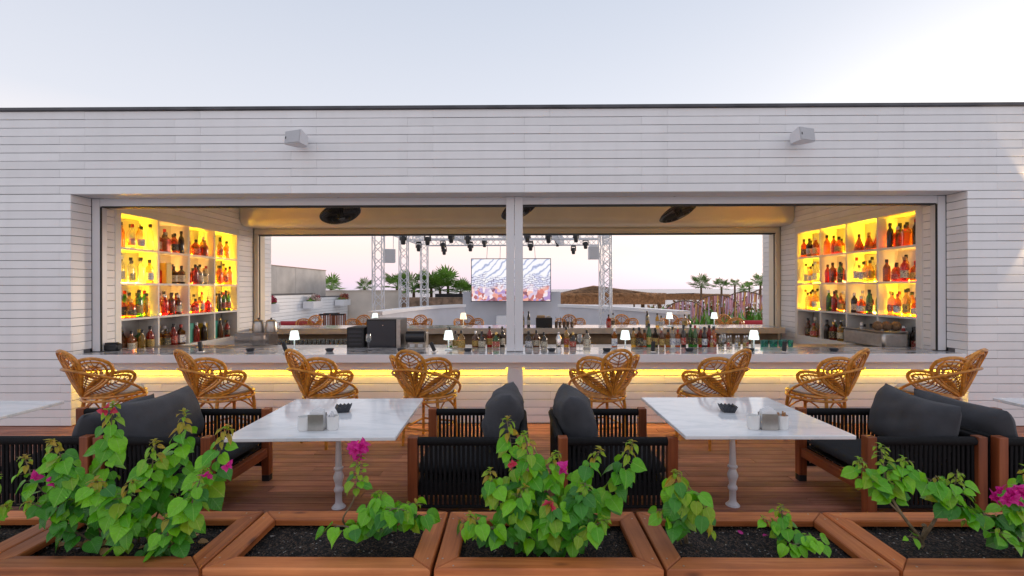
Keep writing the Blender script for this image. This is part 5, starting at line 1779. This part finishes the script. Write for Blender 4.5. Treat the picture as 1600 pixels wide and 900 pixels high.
# ------------------------------------------------------------------ thatched pavilion roofs
M_straw = plain('dry_straw', (0.42, 0.22, 0.10), rough=0.9, noise=0.6, nscale=5)
def thatch_hut(px0, px1, pxa, pya, Y, yb, label, seed):
    a, b, ap = W(px0, 460, Y), W(px1, 460, Y), W(pxa, pya, Y + 2)
    w = b.x - a.x
    t = thing('thatched_pavilion', label, 'pavilion', ((a.x + b.x) / 2, Y + 2, -4.0))
    zt = W(px0, 461, Y).z + 4
    zb = W(px0, yb, Y).z + 4
    zap = ap.z + 4
    xa = ap.x - (a.x + b.x) / 2
    h = w / 2
    v = [(-h, -2, zt), (h, -2, zt), (h, 2.5, zt), (-h, 2.5, zt), (xa, 0.2, zap)]
    MB().add(v, [(0, 1, 4), (1, 2, 4), (2, 3, 4), (3, 0, 4), (3, 2, 1, 0)]).build('roof', M_thatch, t)
    rg = random.Random(seed)
    rs = MB()
    for k in range(900):
        tri = rg.choice(((0, 1), (0, 1), (0, 1), (1, 2), (3, 0)))
        a_, b_, c_ = Vector(v[tri[0]]), Vector(v[tri[1]]), Vector(v[4])
        q = a_.lerp(b_, rg.random()).lerp(c_, rg.uniform(0.0, 0.9))
        dn = ((a_ + b_) / 2 - c_).normalized() * rg.uniform(0.3, 0.7)
        sd_ = (b_ - a_).normalized() * rg.uniform(0.02, 0.06)
        up_ = Vector((0, 0, rg.uniform(0.03, 0.10)))
        rs.add([q - sd_, q + sd_, q + dn + up_ + sd_ * 0.4, q + dn + up_ - sd_ * 0.4], [(0, 1, 2, 3)])
    stuff(rs.build('roof_straw', M_straw, t))
    mb = MB()
    for (p0, p1) in ((v[0], v[1]), (v[1], v[2]), (v[3], v[0])):
        p0, p1 = Vector(p0), Vector(p1)
        n = int((p1 - p0).length / 0.035)
        nr = (p1 - p0).cross(Vector((0, 0, 1))).normalized()
        for k in range(n):
            q = p0.lerp(p1, k / n) + nr * rg.uniform(-0.02, 0.08)
            L = (zt - zb) * rg.uniform(0.75, 1.08)
            dx = (p1 - p0).normalized() * 0.028
            mb.add([q + Vector((0, 0, 0.12)), q + dx + Vector((0, 0, 0.12)), q + dx * rg.uniform(-0.5, 1.5) + nr * rg.uniform(0.0, 0.1) - Vector((0, 0, L))], [(0, 1, 2)])
    stuff(mb.build('eave_straw', M_straw, t))
    MB().box(-h + 0.02, h - 0.02, -1.98, 2.48, zb + 0.12 * (zt - zb), zt - 0.002).build('eave_skirt', M_thatch, t)
    for (x, yy) in ((-h + 0.3, -1.7), (h - 0.3, -1.7), (-h + 0.3, 2.2), (h - 0.3, 2.2)):
        MB().tube([(x, yy, 0), (x, yy, zt)], 0.12, 8).build('post', M_trunk, t, True)
thatch_hut(872, 1040, 928, 446, 30.0, 478, 'big thatched pavilion roof right of the stage', 1)
thatch_hut(1000, 1140, 1075, 458, 60.0, 470, 'distant long thatched roof before the sea', 2)

# ------------------------------------------------------------------ ribbon arches and planting at the right
RIB = [plain('pink_ribbon', (0.74, 0.36, 0.44), rough=0.7, noise=0.3, nscale=8), plain('mauve_ribbon', (0.58, 0.42, 0.58), rough=0.7, noise=0.3, nscale=8),
       plain('orange_ribbon', (0.90, 0.46, 0.12), rough=0.7, noise=0.3, nscale=8), plain('rust_ribbon', (0.42, 0.17, 0.10), rough=0.8, noise=0.3, nscale=8)]
ARC = [(1030, 1110, 470, 16.0, 'leftmost'), (1075, 1165, 461, 16.8, 'second from the left'), (1115, 1215, 456, 17.6, 'third from the left'), (1150, 1260, 450, 18.4, 'rightmost')]
rg = random.Random(5)
for i, (p0, p1, pt, Y, nm) in enumerate(ARC):
    a, b = W(p0, 500, Y), W(p1, 500, Y)
    top = W(p0, pt, Y).z
    t = thing('ribbon_arch', 'arched pole hung with pink, mauve and orange ribbons, %s' % nm, 'arch', ((a.x + b.x) / 2, Y, 0), 0, 'ribbon arches right of the stage')
    h = (b.x - a.x) / 2
    pts = [(-h * math.cos(PI * k / 20), 0, 0.25 + (top - 0.25) * math.sin(PI * k / 20) ** 0.75) for k in range(21)]
    MB().tube([(-h, 0, -0.034)] + pts + [(h, 0, -0.034)], 0.022, 6).build('arch_pole', M_trunk, t, True)
    mbs = [MB() for _ in RIB]
    for k in range(80):
        f = rg.uniform(0.04, 0.96)
        x = -h * math.cos(PI * f)
        z = 0.25 + (top - 0.25) * math.sin(PI * f) ** 0.75 - 0.02
        L = min(rg.uniform(0.2, 0.75), z - 0.1)
        w = rg.uniform(0.010, 0.026)
        yy = rg.uniform(-0.12, 0.12)
        q = rg.choices((0, 1, 2, 3), (4, 4, 2, 3))[0]
        dx = rg.uniform(-0.04, 0.04)
        mbs[q].add([(x - w, yy, z), (x + w, yy, z), (x + w + dx, yy + 0.03, z - L), (x - w + dx, yy + 0.03, z - L)], [(0, 1, 2, 3)])
    for q, mb in enumerate(mbs):
        stuff(mb.build(('pink', 'mauve', 'orange', 'rust')[q] + '_ribbons', RIB[q], t))
M_plant = plain('bright_plant', (0.12, 0.30, 0.03), rough=0.5, noise=0.4, nscale=6, var=0.2)
for i, (px, h) in enumerate(((1072, 0.95), (1092, 1.0), (1113, 0.9), (1130, 1.05), (1148, 0.95), (1168, 1.15), (1186, 1.05), (1204, 0.95))):
    Y = 14.6 + 0.5 * (i % 3)
    p = W(px, 500, Y)
    t = thing('leafy_plant', 'spiky green plant in front of the ribbon arches, %s from the left' % ORD[i], 'plant', (p.x, Y, -0.034), 0, 'green plants before the ribbon arches')
    mb = MB()
    g2 = random.Random(80 + i)
    for k in range(34):
        az, el = g2.uniform(0, 6.28), g2.uniform(0.5, 1.45)
        d = Vector((math.cos(az) * math.cos(el), math.sin(az) * math.cos(el), math.sin(el)))
        L = h * g2.uniform(0.85, 1.4)
        s_ = Vector((-math.sin(az), math.cos(az), 0)) * 0.05
        m1 = d * L * 0.5
        tip = d * L + Vector((math.cos(az), math.sin(az), -0.8)) * 0.12 * L
        mb.add([Vector((0, 0, 0)), m1 - s_, tip, m1 + s_], [(0, 1, 2, 3)])
    mb.build('leaves', M_plant, t)
    MB().tube([(0, 0, 0), (0, 0, h * 0.35)], [0.06, 0.03], 6).build('stem', M_trunk, t)
hg = thing('hedge', 'brown and green hedge behind the ribbon arches on the right', 'hedge', (8.0, 19.5, 0))
stuff(tuft(hg, 'twigs', M_thatch, (0, 0, 0.0), (3.6, 0.5, 1.45), 1500, 0.13, 91))
stuff(tuft(hg, 'leaves', M_palm, (0, 0, 0.0), (3.6, 0.55, 1.35), 900, 0.13, 92))
#PART5
# ------------------------------------------------------------------ planter boxes with bougainvillea
PF, PB_, PH = 2.10, 2.65, 0.50          # front, back, rim height
pw = 1.03
PX0 = W(1040, 885, 2.12).x              # left edge of the fourth box
BOXES = []
names = ['far left, cut by the frame', 'with the tall bushy plant at the left', 'with the tall magenta flower stem', 'with the bushy plant in the middle', 'with two small drooping plants', 'with the forked shrub at the right']
def soil_mesh(x0, x1, y0, y1, z, seed):
    rg = random.Random(seed)
    nx, ny = 46, 20
    v, f = [], []
    for j in range(ny + 1):
        for i in range(nx + 1):
            x, y = x0 + (x1 - x0) * i / nx, y0 + (y1 - y0) * j / ny
            zz = z + 0.012 * math.sin(7 * x + seed) * math.cos(9 * y) + rg.uniform(-0.006, 0.008)
            v.append((x, y, zz))
    for j in range(ny):
        for i in range(nx):
            a = j * (nx + 1) + i
            f.append((a, a + 1, a + nx + 2, a + nx + 1))
    return MB().add(v, f)
SCREW = MB().lathe([(0.0045, 0.0), (0.0045, 0.0012), (0.0, 0.0016)], 8).mesh('screw', M_steel, True)
for i in range(7):
    x0 = PX0 + (i - 4) * (pw + 0.012)
    x1 = x0 + pw
    BOXES.append((x0, x1))
    if i == 6:
        nm = 'far right, cut by the frame'
    else:
        nm = names[i]
    t = thing('planter_box', 'stained wooden planter box %s' % nm, 'planter', ((x0 + x1) / 2, (PF + PB_) / 2, 0), random.uniform(-0.006, 0.006), 'wooden planter boxes in the foreground')
    hx, hy, rw = pw / 2, (PB_ - PF) / 2, 0.10
    # mitred rim
    for nm_, poly, mt in (('front_rim', [(-hx, -hy), (hx, -hy), (hx - rw, -hy + rw), (-hx + rw, -hy + rw)], M_plx), ('back_rim', [(-hx + rw, hy - rw), (hx - rw, hy - rw), (hx, hy), (-hx, hy)], M_plx),
                          ('side_rim', [(-hx, -hy), (-hx + rw, -hy + rw), (-hx + rw, hy - rw), (-hx, hy)], M_ply), ('side_rim', [(hx, -hy), (hx, hy), (hx - rw, hy - rw), (hx - rw, -hy + rw)], M_ply)):
        # chamfered board: a slightly smaller top face
        cx_, cy_ = sum(p[0] for p in poly) / 4, sum(p[1] for p in poly) / 4
        g = 0.0012
        ins = []
        n4 = len(poly)
        for k in range(n4):
            p0, p1, p2 = Vector(poly[k - 1]), Vector(poly[k]), Vector(poly[(k + 1) % n4])
            e1, e2 = (p1 - p0).normalized(), (p2 - p1).normalized()
            n1, n2 = Vector((-e1.y, e1.x)), Vector((-e2.y, e2.x))
            ins.append((p1, n1, n2))
        def inset(d):
            out = []
            for p1, n1, n2 in ins:
                bis = (n1 + n2)
                bis /= max(0.15, bis.dot(n1))
                out.append(p1 + bis * d)
            return out
        lo, hi = inset(g), inset(g + 0.005)
        v = [(p.x, p.y, PH - 0.034) for p in lo] + [(p.x, p.y, PH - 0.006) for p in lo] + [(p.x, p.y, PH + random.uniform(-0.001, 0.001)) for p in hi]
        f = [(3, 2, 1, 0), (8, 9, 10, 11)] + [(k, (k + 1) % 4, 4 + (k + 1) % 4, 4 + k) for k in range(4)] + [(4 + k, 4 + (k + 1) % 4, 8 + (k + 1) % 4, 8 + k) for k in range(4)]
        MB().add(v, f).build(nm_, mt, t)
    # plank sides
    for k in range(3):
        z1 = PH - 0.0345 - k * 0.145
        z0 = z1 - 0.143
        MB().box(-hx + 0.012, hx - 0.012, -hy + 0.012, -hy + 0.034, z0, z1, 0.002).build('front_plank', M_plx, t)
        MB().box(-hx + 0.012, hx - 0.012, hy - 0.034, hy - 0.012, z0, z1, 0.002).build('back_plank', M_plx, t)
        for q in (-1, 1):
            MB().box(min(q * (hx - 0.012), q * (hx - 0.034)), max(q * (hx - 0.012), q * (hx - 0.034)), -hy + 0.0345, hy - 0.0345, z0, z1, 0.002).build('side_plank', M_ply, t)
    MB().box(-hx + 0.036, hx - 0.036, -hy + 0.036, hy - 0.036, 0.03, 0.05).build('base', M_blackm, t)
    for q, s2 in ((-1, -1), (1, -1), (-1, 1), (1, 1)):
        for (ox, oy) in ((0.085, 0.028), (0.028, 0.085)):
            link('screw', SCREW, t, (q * (hx - ox), s2 * (hy - oy), PH - 0.0005))
    stuff(soil_mesh(-hx + 0.035, hx - 0.035, -hy + 0.035, hy - 0.035, PH - 0.055, i).build('soil', M_soil, t))

# leaf shapes: heart-shaped, pointed, folded along the midrib and curling
def leaf_mesh(name, mat, fold, curl, twist, seed, pointed=1.0, wide=0.40):
    rg = random.Random(seed)
    rows = [(0.0, 0.06), (0.05, 0.26), (0.17, 0.375), (0.34, 0.405), (0.53, 0.365), (0.72, 0.25), (0.87, 0.105), (1.0, 0.0)]
    v, f = [], []
    for (yv, w) in rows:
        w = w * wide / 0.40
        for k, s in enumerate((-1, -0.55, 0, 0.55, 1)):
            x = s * w
            z = fold * abs(x) - curl * yv * yv + twist * x * yv + 0.02 * math.sin(9 * yv + 5 * s + seed) * abs(s)
            yy = yv - (0.07 * (abs(s) ** 1.5) if yv < 0.1 else 0)
            v.append((x, yy, z))
    for j in range(len(rows) - 2):
        for k in range(4):
            a = j * 5 + k
            f.append((a, a + 1, a + 6, a + 5))
    j = len(rows) - 2
    tip = len(v)
    v = v[:(len(rows) - 1) * 5] + [(0, 1.0 * pointed, -curl)]
    for k in range(4):
        f.append((j * 5 + k, j * 5 + k + 1, (len(rows) - 1) * 5))
    me = MB().add(v, f).mesh(name, mat, True)
    return me
LM = [leaf_mesh('leaf_a', M_leaf, 0.16, 0.22, 0.0, 1, wide=0.46), leaf_mesh('leaf_b', M_leaf, 0.08, 0.36, 0.15, 2, wide=0.45), leaf_mesh('leaf_c', M_leaf, 0.26, 0.12, -0.12, 3, wide=0.47), leaf_mesh('leaf_d', M_leaf, 0.08, 0.20, 0.2, 4, wide=0.42), leaf_mesh('leaf_e', M_leaf, 0.35, 0.45, -0.2, 5, wide=0.48)]
LY = [leaf_mesh('young_leaf_a', M_leafy, 0.5, 0.3, 0.0, 6, wide=0.26), leaf_mesh('young_leaf_b', M_leafy, 0.35, 0.5, 0.15, 7, wide=0.30)]
LBR = [leaf_mesh('bract_a', M_bract, 0.25, 0.2, 0.1, 8, wide=0.40), leaf_mesh('bract_b', M_bract, 0.35, 0.35, -0.1, 9, wide=0.36)]

class Plant:
    def __init__(s, base, label, seed):
        s.rg = random.Random(seed)
        s.t = thing('bougainvillea', label, 'plant', base)
        s.base = Vector(base)
        s.n = 0
    def leaf(s, pos, d, nrm, size, mesh, mat=None, name='leaf'):
        d = d.normalized()
        x = d.cross(nrm)
        if x.length < 1e-3:
            x = d.cross(Vector((0.3, 0.5, 0.8)))
        x.normalize()
        z = x.cross(d)
        M = Matrix((x, d, z)).transposed().to_4x4()
        o = link(name, mesh, s.t, mat=mat)
        o.matrix_local = Matrix.Translation(Vector(pos) - s.base) @ M @ Matrix.Scale(size, 4)
        s.n += 1
        return o
    def stem(s, pts, r0=0.006, r1=0.0022):
        """smooth stem through world points; returns sampler"""
        P_ = [Vector(p) for p in pts]
        out = []
        n = len(P_)
        for i in range(n - 1):
            p0, p1, p2, p3 = P_[max(i - 1, 0)], P_[i], P_[i + 1], P_[min(i + 2, n - 1)]
            for k in range(6):
                t = k / 6
                out.append(0.5 * ((2 * p1) + (p2 - p0) * t + (2 * p0 - 5 * p1 + 4 * p2 - p3) * t * t + (3 * p1 - p0 - 3 * p2 + p3) * t ** 3))
        out.append(P_[-1])
        m = len(out)
        MB().tube([p - s.base for p in out], [r0 + (r1 - r0) * k / (m - 1) for k in range(m)], 6).build('stem', M_stem, s.t, True)
        return out
    def shoot(s, pts, n, size_=0.075, start=0.25, tip=True, r0=0.006, droop=0.55, camw=0.55, dark=0.0, bronze=0.4, spread=1.0, pale=0.07):
        """a leafy shoot: leaves get smaller and younger towards the tip and hang outwards"""
        rg = s.rg
        size = size_ * 1.04
        n = int(n * 1.36)
        path = s.stem(pts, r0)
        PETS = []
        m = len(path) - 1
        az0 = rg.uniform(0, 6.28)
        for i in range(n):
            f = start + (1 - start) * (i + rg.uniform(0, 0.6)) / n
            f = min(f, 0.995)
            q = f * m
            k = min(int(q), m - 1)
            p = path[k].lerp(path[k + 1], q - k)
            az = az0 + i * 2.4 + rg.uniform(-0.4, 0.4)
            out = Vector((math.cos(az), math.sin(az), 0))
            out = (out + Vector((0, -camw, 0))).normalized()
            dr = droop * rg.uniform(0.2, 1.6)
            d = (out + Vector((0, 0, -dr * 1.3))).normalized()
            sz = size * (1.0 if f < 0.72 else 1.0 - 0.62 * (f - 0.72) / 0.28) * rg.choice((0.6, 0.75, 0.85, 0.95, 1.05, 1.18))
            pet = out * rg.uniform(0.015, 0.05) * spread + Vector((0, 0, rg.uniform(0.0, 0.012)))
            nrm = (out * 0.5 + Vector((rg.uniform(-.45, .45), -0.30 + rg.uniform(-.3, .3), rg.uniform(-0.1, 1.1)))).normalized()
            # petiole
            PETS.append((p - s.base, p + pet - s.base))
            young = f > 0.84
            if young:
                s.leaf(p + pet * 0.5, d, nrm, sz * 1.0, rg.choice(LY), M_leafb if rg.random() < bronze else None)
            else:
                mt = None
                if rg.random() < dark + (0.45 if f < 0.5 else 0.10):  # dark leaves low down: older growth, plus deep shade put into the colour
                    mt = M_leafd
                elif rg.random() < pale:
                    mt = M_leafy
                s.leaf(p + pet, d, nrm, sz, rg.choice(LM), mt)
        pm = MB()
        for q0, q1 in PETS:
            pm.tube([q0, q1], 0.0013, 4, cap=False)
        stuff(pm.build('petioles', M_stem, s.t))
        if tip:
            e = path[-1]
            for k in range(7):
                az = k * 2.4 + rg.uniform(0, 0.5)
                d = Vector((math.cos(az), math.sin(az), rg.uniform(-0.1, 1.0)))
                s.leaf(e + Vector((0, 0, 0.004 * k - 0.014)), d, Vector((0, 0, 1)) + d * 0.2, size * rg.uniform(0.28, 0.45), rg.choice(LY), M_leafb if rg.random() < bronze else None)
    def flowers(s, pos, n=9, rad=0.03, size=0.036, mats=None):
        rg = s.rg
        for k in range(n):
            d = Vector((rg.gauss(0, 1), rg.gauss(0, 1) - 0.4, rg.gauss(0, 0.8) + 0.35)).normalized()
            c = Vector(pos) + d * rad * rg.uniform(0.35, 1.0)
            for j in range(3):
                a = 2.1 * j + k
                u = d.cross(Vector((0.2, 0.4, 1))).normalized()
                w = d.cross(u)
                e = (u * math.cos(a) + w * math.sin(a)) * 0.75 + d * 0.75
                s.leaf(c, e, -(u * math.cos(a) + w * math.sin(a)) + d * 0.6, size * rg.uniform(0.8, 1.15), rg.choice(LBR), mats, 'bract')

ZS = PH - 0.05
def soilp(px, py):
    return WZ(px, py, ZS)
def G(px, py, Y):
    return W(px, py, Y)

# plant A: tall bushy one in the left box
b = soilp(215, 848)
pa = Plant(b, 'tall bushy bougainvillea in the left half of the left planter box', 1)
bz = b
def base(dx, dy=0.0):
    return Vector((b.x + dx, b.y + dy, ZS - 0.01))
pa2 = Plant(Vector((b.x + 0.07, b.y, b.z)), 'bushy bougainvillea in the right half of the left planter box', 11)
pa.shoot([base(-0.10), G(165, 790, 2.42), G(172, 700, 2.45), G(176, 632, 2.46)], 36, 0.078, 0.22, droop=0.8)
pa.shoot([base(-0.15), G(130, 790, 2.36), G(105, 730, 2.36), G(80, 690, 2.36)], 30, 0.085, 0.25, bronze=0.8)
pa.shoot([base(-0.06, -0.03), G(185, 810, 2.28), G(165, 770, 2.26), G(150, 752, 2.25)], 24, 0.08, 0.2, bronze=0.8)
pa2.shoot([base(0.04), G(255, 780, 2.42), G(280, 710, 2.44), G(288, 645, 2.44)], 34, 0.075, 0.2, bronze=0.6)
pa2.shoot([base(0.09), G(300, 790, 2.36), G(335, 730, 2.36), G(355, 668, 2.36)], 32, 0.082, 0.2, bronze=0.8)
pa2.shoot([base(0.0), G(225, 800, 2.34), G(236, 740, 2.34), G(243, 690, 2.34)], 28, 0.075, 0.2, bronze=0.8)
pa2.shoot([base(0.06, -0.05), G(285, 825, 2.26), G(300, 785, 2.25), G(318, 735, 2.27)], 24, 0.072, 0.1)
pa.shoot([base(-0.02, -0.06), G(205, 825, 2.26), G(190, 790, 2.25), G(208, 752, 2.25)], 22, 0.076, 0.1, bronze=0.8)
pa.shoot([base(-0.15, 0.02), G(110, 800, 2.38), G(60, 760, 2.38), G(38, 715, 2.38)], 22, 0.072, 0.3)
pa.shoot([base(-0.14, -0.02), G(115, 830, 2.32), G(80, 800, 2.30), G(45, 785, 2.30)], 20, 0.07, 0.2, dark=0.4, tip=True)
pa2.shoot([base(0.08, -0.07), G(268, 852, 2.24), G(262, 835, 2.22), G(270, 800, 2.24)], 14, 0.07, 0.1, dark=0.3, tip=False)
pa.flowers(G(172, 640, 2.42), 4, 0.03, 0.028, M_bractr)
pa.flowers(G(52, 748, 2.30), 2, 0.012, 0.036)
pa.flowers(G(86, 751, 2.30), 2, 0.012, 0.034)
pa2.flowers(G(321, 748, 2.24), 2, 0.012, 0.036)
pa2.flowers(G(352, 728, 2.28), 2, 0.010, 0.030)
# plant B: spilling in from the box at the far left
b = soilp(-70, 840)
pb = Plant(b, 'bougainvillea leaning in at the left edge of the picture', 2)
pb.shoot([base(0), G(-60, 790, 2.4), G(-35, 760, 2.38), G(-8, 745, 2.36)], 22, 0.08, 0.2)
pb.shoot([base(0.05), G(-40, 820, 2.34), G(-15, 800, 2.32), G(12, 790, 2.32)], 16, 0.075, 0.2, dark=0.3)
# plant C: low bush and tall flowering stem
b = soilp(600, 832)
pc = Plant(b, 'low bougainvillea with one tall stem of magenta flowers', 3)
pc.shoot([base(-0.05, -0.01), G(575, 810, 2.32), G(590, 785, 2.32), G(592, 770, 2.32)], 16, 0.075, 0.1, bronze=0.1)
pc.shoot([base(0.02, 0), G(620, 805, 2.34), G(632, 790, 2.36), G(650, 788, 2.36)], 17, 0.068, 0.15, bronze=0.1)
pc.shoot([base(-0.02, -0.02), G(600, 812, 2.28), G(615, 795, 2.27), G(640, 800, 2.26)], 14, 0.068, 0.2, bronze=0.1, tip=False)
pc.shoot([base(0.04, 0.02), G(640, 815, 2.36), G(655, 805, 2.38), G(662, 812, 2.36)], 12, 0.065, 0.3, bronze=0.1, tip=False)
pc.shoot([base(-0.07, -0.02), G(560, 828, 2.27), G(530, 822, 2.26), G(505, 832, 2.25)], 11, 0.072, 0.2, tip=False, pale=0.3)
pc.shoot([base(-0.12, 0.02), G(536, 815, 2.34), G(552, 782, 2.36), G(560, 745, 2.38), G(562, 712, 2.38)], 17, 0.045, 0.62, tip=False, bronze=0.0, pale=0.4, droop=0.4)
pc.flowers(G(561, 702, 2.38), 17, 0.045, 0.040)
# plant D: big bush in the middle box
b = soilp(850, 848)
pd = Plant(b, 'bushy bougainvillea with the tallest tips in the left half of the middle box', 4)
pd2 = Plant(Vector((b.x + 0.05, b.y, b.z)), 'bushy bougainvillea spreading over the right half of the middle box', 14)
pd.shoot([base(-0.05), G(805, 780, 2.42), G(800, 710, 2.45), G(792, 655, 2.46)], 28, 0.07, 0.2, bronze=0.2, pale=0.3)
pd.shoot([base(-0.03, -0.02), G(820, 790, 2.36), G(828, 730, 2.37), G(820, 678, 2.38)], 30, 0.072, 0.2, bronze=0.3, pale=0.3)
pd2.shoot([base(0.0), G(850, 790, 2.38), G(860, 740, 2.38), G(868, 708, 2.38)], 26, 0.07, 0.2, bronze=0.5, pale=0.15)
pd2.shoot([base(0.04), G(890, 790, 2.38), G(912, 740, 2.40), G(938, 704, 2.40)], 28, 0.074, 0.2, bronze=0.5)
pd2.shoot([base(0.07), G(925, 800, 2.40), G(968, 745, 2.42), G(988, 692, 2.42)], 28, 0.08, 0.25, bronze=0.5)
pd.shoot([base(-0.08), G(790, 800, 2.34), G(772, 765, 2.34), G(765, 735, 2.34)], 20, 0.066, 0.2, bronze=0.4, pale=0.3)
pd.shoot([base(-0.10, -0.05), G(785, 832, 2.27), G(750, 820, 2.25), G(735, 806, 2.25)], 20, 0.064, 0.1, dark=0.2)
pd2.shoot([base(0.08, -0.06), G(900, 840, 2.25), G(925, 825, 2.23), G(945, 812, 2.23)], 18, 0.07, 0.1, bronze=0.5, pale=0.2)
pd.shoot([base(0.0, -0.06), G(860, 830, 2.26), G(862, 800, 2.24), G(858, 782, 2.24)], 22, 0.068, 0.1, pale=0.35, bronze=0.6)
pd2.shoot([base(0.05, -0.04), G(890, 815, 2.30), G(905, 780, 2.29), G(915, 755, 2.30)], 20, 0.078, 0.2, dark=0.6, tip=False)
pd.shoot([base(-0.05, -0.05), G(810, 815, 2.28), G(812, 780, 2.27), G(820, 762, 2.28)], 22, 0.07, 0.1, pale=0.3, bronze=0.5)
pd.shoot([base(-0.09, -0.01), G(770, 840, 2.33), G(735, 825, 2.36), G(725, 815, 2.36)], 12, 0.06, 0.3, dark=0.3, tip=False)
pd2.flowers(G(884, 730, 2.32), 3, 0.016, 0.040)
pd.flowers(G(803, 726, 2.30), 2, 0.012, 0.030, M_bractr)
pd2.flowers(G(857, 792, 2.20), 4, 0.022, 0.026, M_bractr)
# plants E and F: two small ones in the fourth box
b = soilp(1072, 850)
pe = Plant(b, 'drooping pale green bougainvillea at the left end of its planter box', 5)
pe.shoot([base(0), G(1062, 800, 2.30), G(1052, 760, 2.32), G(1056, 738, 2.32)], 17, 0.075, 0.25, bronze=0.3, pale=0.5, droop=1.1)
pe.shoot([base(0.01), G(1066, 790, 2.30), G(1075, 768, 2.28), G(1098, 800, 2.26), G(1110, 830, 2.25)], 16, 0.078, 0.3, tip=False, pale=0.6, droop=1.2)
pe.shoot([base(-0.02), G(1050, 815, 2.32), G(1035, 805, 2.34), G(1030, 795, 2.34)], 8, 0.07, 0.3, tip=False)
b = soilp(1238, 845)
pf = Plant(b, 'small sprawling bougainvillea at the right end of its planter box', 6)
pf.shoot([base(0), G(1228, 825, 2.36), G(1222, 805, 2.38), G(1220, 792, 2.38)], 14, 0.05, 0.15, bronze=0.3, pale=0.35, spread=1.2)
pf.shoot([base(0.02), G(1250, 838, 2.30), G(1268, 842, 2.28), G(1285, 850, 2.27)], 11, 0.062, 0.2, tip=False)
pf.shoot([base(-0.02), G(1220, 828, 2.36), G(1205, 818, 2.38), G(1192, 810, 2.38)], 9, 0.045, 0.2, pale=0.4)
pf.shoot([base(0.0, -0.02), G(1235, 850, 2.27), G(1240, 855, 2.25), G(1246, 862, 2.24)], 6, 0.06, 0.2, tip=False)
# plant H: forked shrub, bare woody stems
b = soilp(1437, 852)
ph = Plant(b, 'forked woody bougainvillea shrub with bare lower stems', 7)
fk = G(1440, 845, b.y)
ph.shoot([base(0), fk, G(1410, 805, 2.34), G(1390, 770, 2.36), G(1382, 735, 2.38), G(1376, 698, 2.40)], 32, 0.062, 0.55, r0=0.011, droop=0.35, bronze=0.0, pale=0.15)
ph.shoot([G(1412, 808, 2.34), G(1380, 775, 2.35), G(1350, 740, 2.36), G(1342, 718, 2.36)], 16, 0.062, 0.35, r0=0.005, bronze=0.0, pale=0.3)
ph.shoot([G(1392, 772, 2.36), G(1405, 740, 2.36), G(1412, 718, 2.36)], 12, 0.062, 0.3, r0=0.004, bronze=0.0, pale=0.2)
ph.shoot([base(0.005), fk, G(1462, 810, 2.32), G(1470, 785, 2.34), G(1490, 760, 2.36), G(1496, 737, 2.36)], 22, 0.066, 0.62, r0=0.010, droop=0.4, bronze=0.0, tip=False)
ph.shoot([G(1466, 800, 2.32), G(1490, 790, 2.30), G(1510, 800, 2.29), G(1515, 820, 2.28)], 12, 0.072, 0.3, r0=0.004, tip=False)
ph.shoot([G(1470, 788, 2.34), G(1450, 760, 2.36), G(1462, 745, 2.36)], 10, 0.075, 0.4, r0=0.004, tip=False)
ph.shoot([base(0.0), G(1425, 840, 2.30), G(1418, 838, 2.30)], 3, 0.05, 0.6, r0=0.003, tip=False)
ph.stem([fk, G(1446, 825, b.y), G(1442, 820, b.y)], 0.010, 0.009)
# plant I: right edge with magenta cluster
b = soilp(1585, 845)
pi_ = Plant(b, 'bougainvillea with a magenta cluster at the right edge', 8)
pi_.shoot([base(0), G(1572, 820, 2.34), G(1545, 805, 2.34), G(1518, 808, 2.33)], 15, 0.07, 0.2, dark=0.3, tip=False)
pi_.shoot([base(0), G(1585, 815, 2.32), G(1582, 795, 2.30), G(1580, 785, 2.30)], 18, 0.066, 0.15, tip=False)
pi_.shoot([base(0.03), G(1600, 810, 2.36), G(1604, 760, 2.38), G(1606, 735, 2.38)], 18, 0.085, 0.3)
pi_.shoot([base(0.0, -0.04), G(1575, 845, 2.26), G(1560, 835, 2.25), G(1562, 826, 2.25)], 10, 0.06, 0.2, dark=0.3, tip=False)
pi_.flowers(G(1572, 776, 2.27), 13, 0.034, 0.038)
pi_.flowers(G(1596, 774, 2.27), 10, 0.03, 0.038)
# dry leaves on the soil of the left box and fallen petals in the fourth
rg = random.Random(31)
for k in range(46):
    p = soilp(rg.uniform(60, 350), rg.uniform(822, 862))
    if not (BOXES[1][0] + 0.12 < p.x < BOXES[1][1] - 0.12 and PF + 0.1 < p.y < PB_ - 0.1):
        continue
    o = link('dry_leaf', LM[k % 5], None, (p.x, p.y, ZS + 0.012), (rg.uniform(-.5, .5), rg.uniform(-.5, .5), rg.uniform(0, 6)), M_dry)
    o.scale = [rg.uniform(0.03, 0.055)] * 3
    tag(o, 'dry brown fallen leaf on the soil under the left bushy plant', 'fallen leaf', 'dry leaves on the soil of the left box')
for k, (px, py) in enumerate(((1158, 838), (1199, 840))):
    p = soilp(px, py)
    o = link('fallen_bract', LBR[0], None, (p.x, p.y, ZS + 0.012), (0.3, 0.2, k * 2.0), M_bract)
    o.scale = [0.034] * 3
    tag(o, 'fallen magenta petal on bare soil, %s of two' % ('left' if k == 0 else 'right'), 'petal', 'fallen petals')
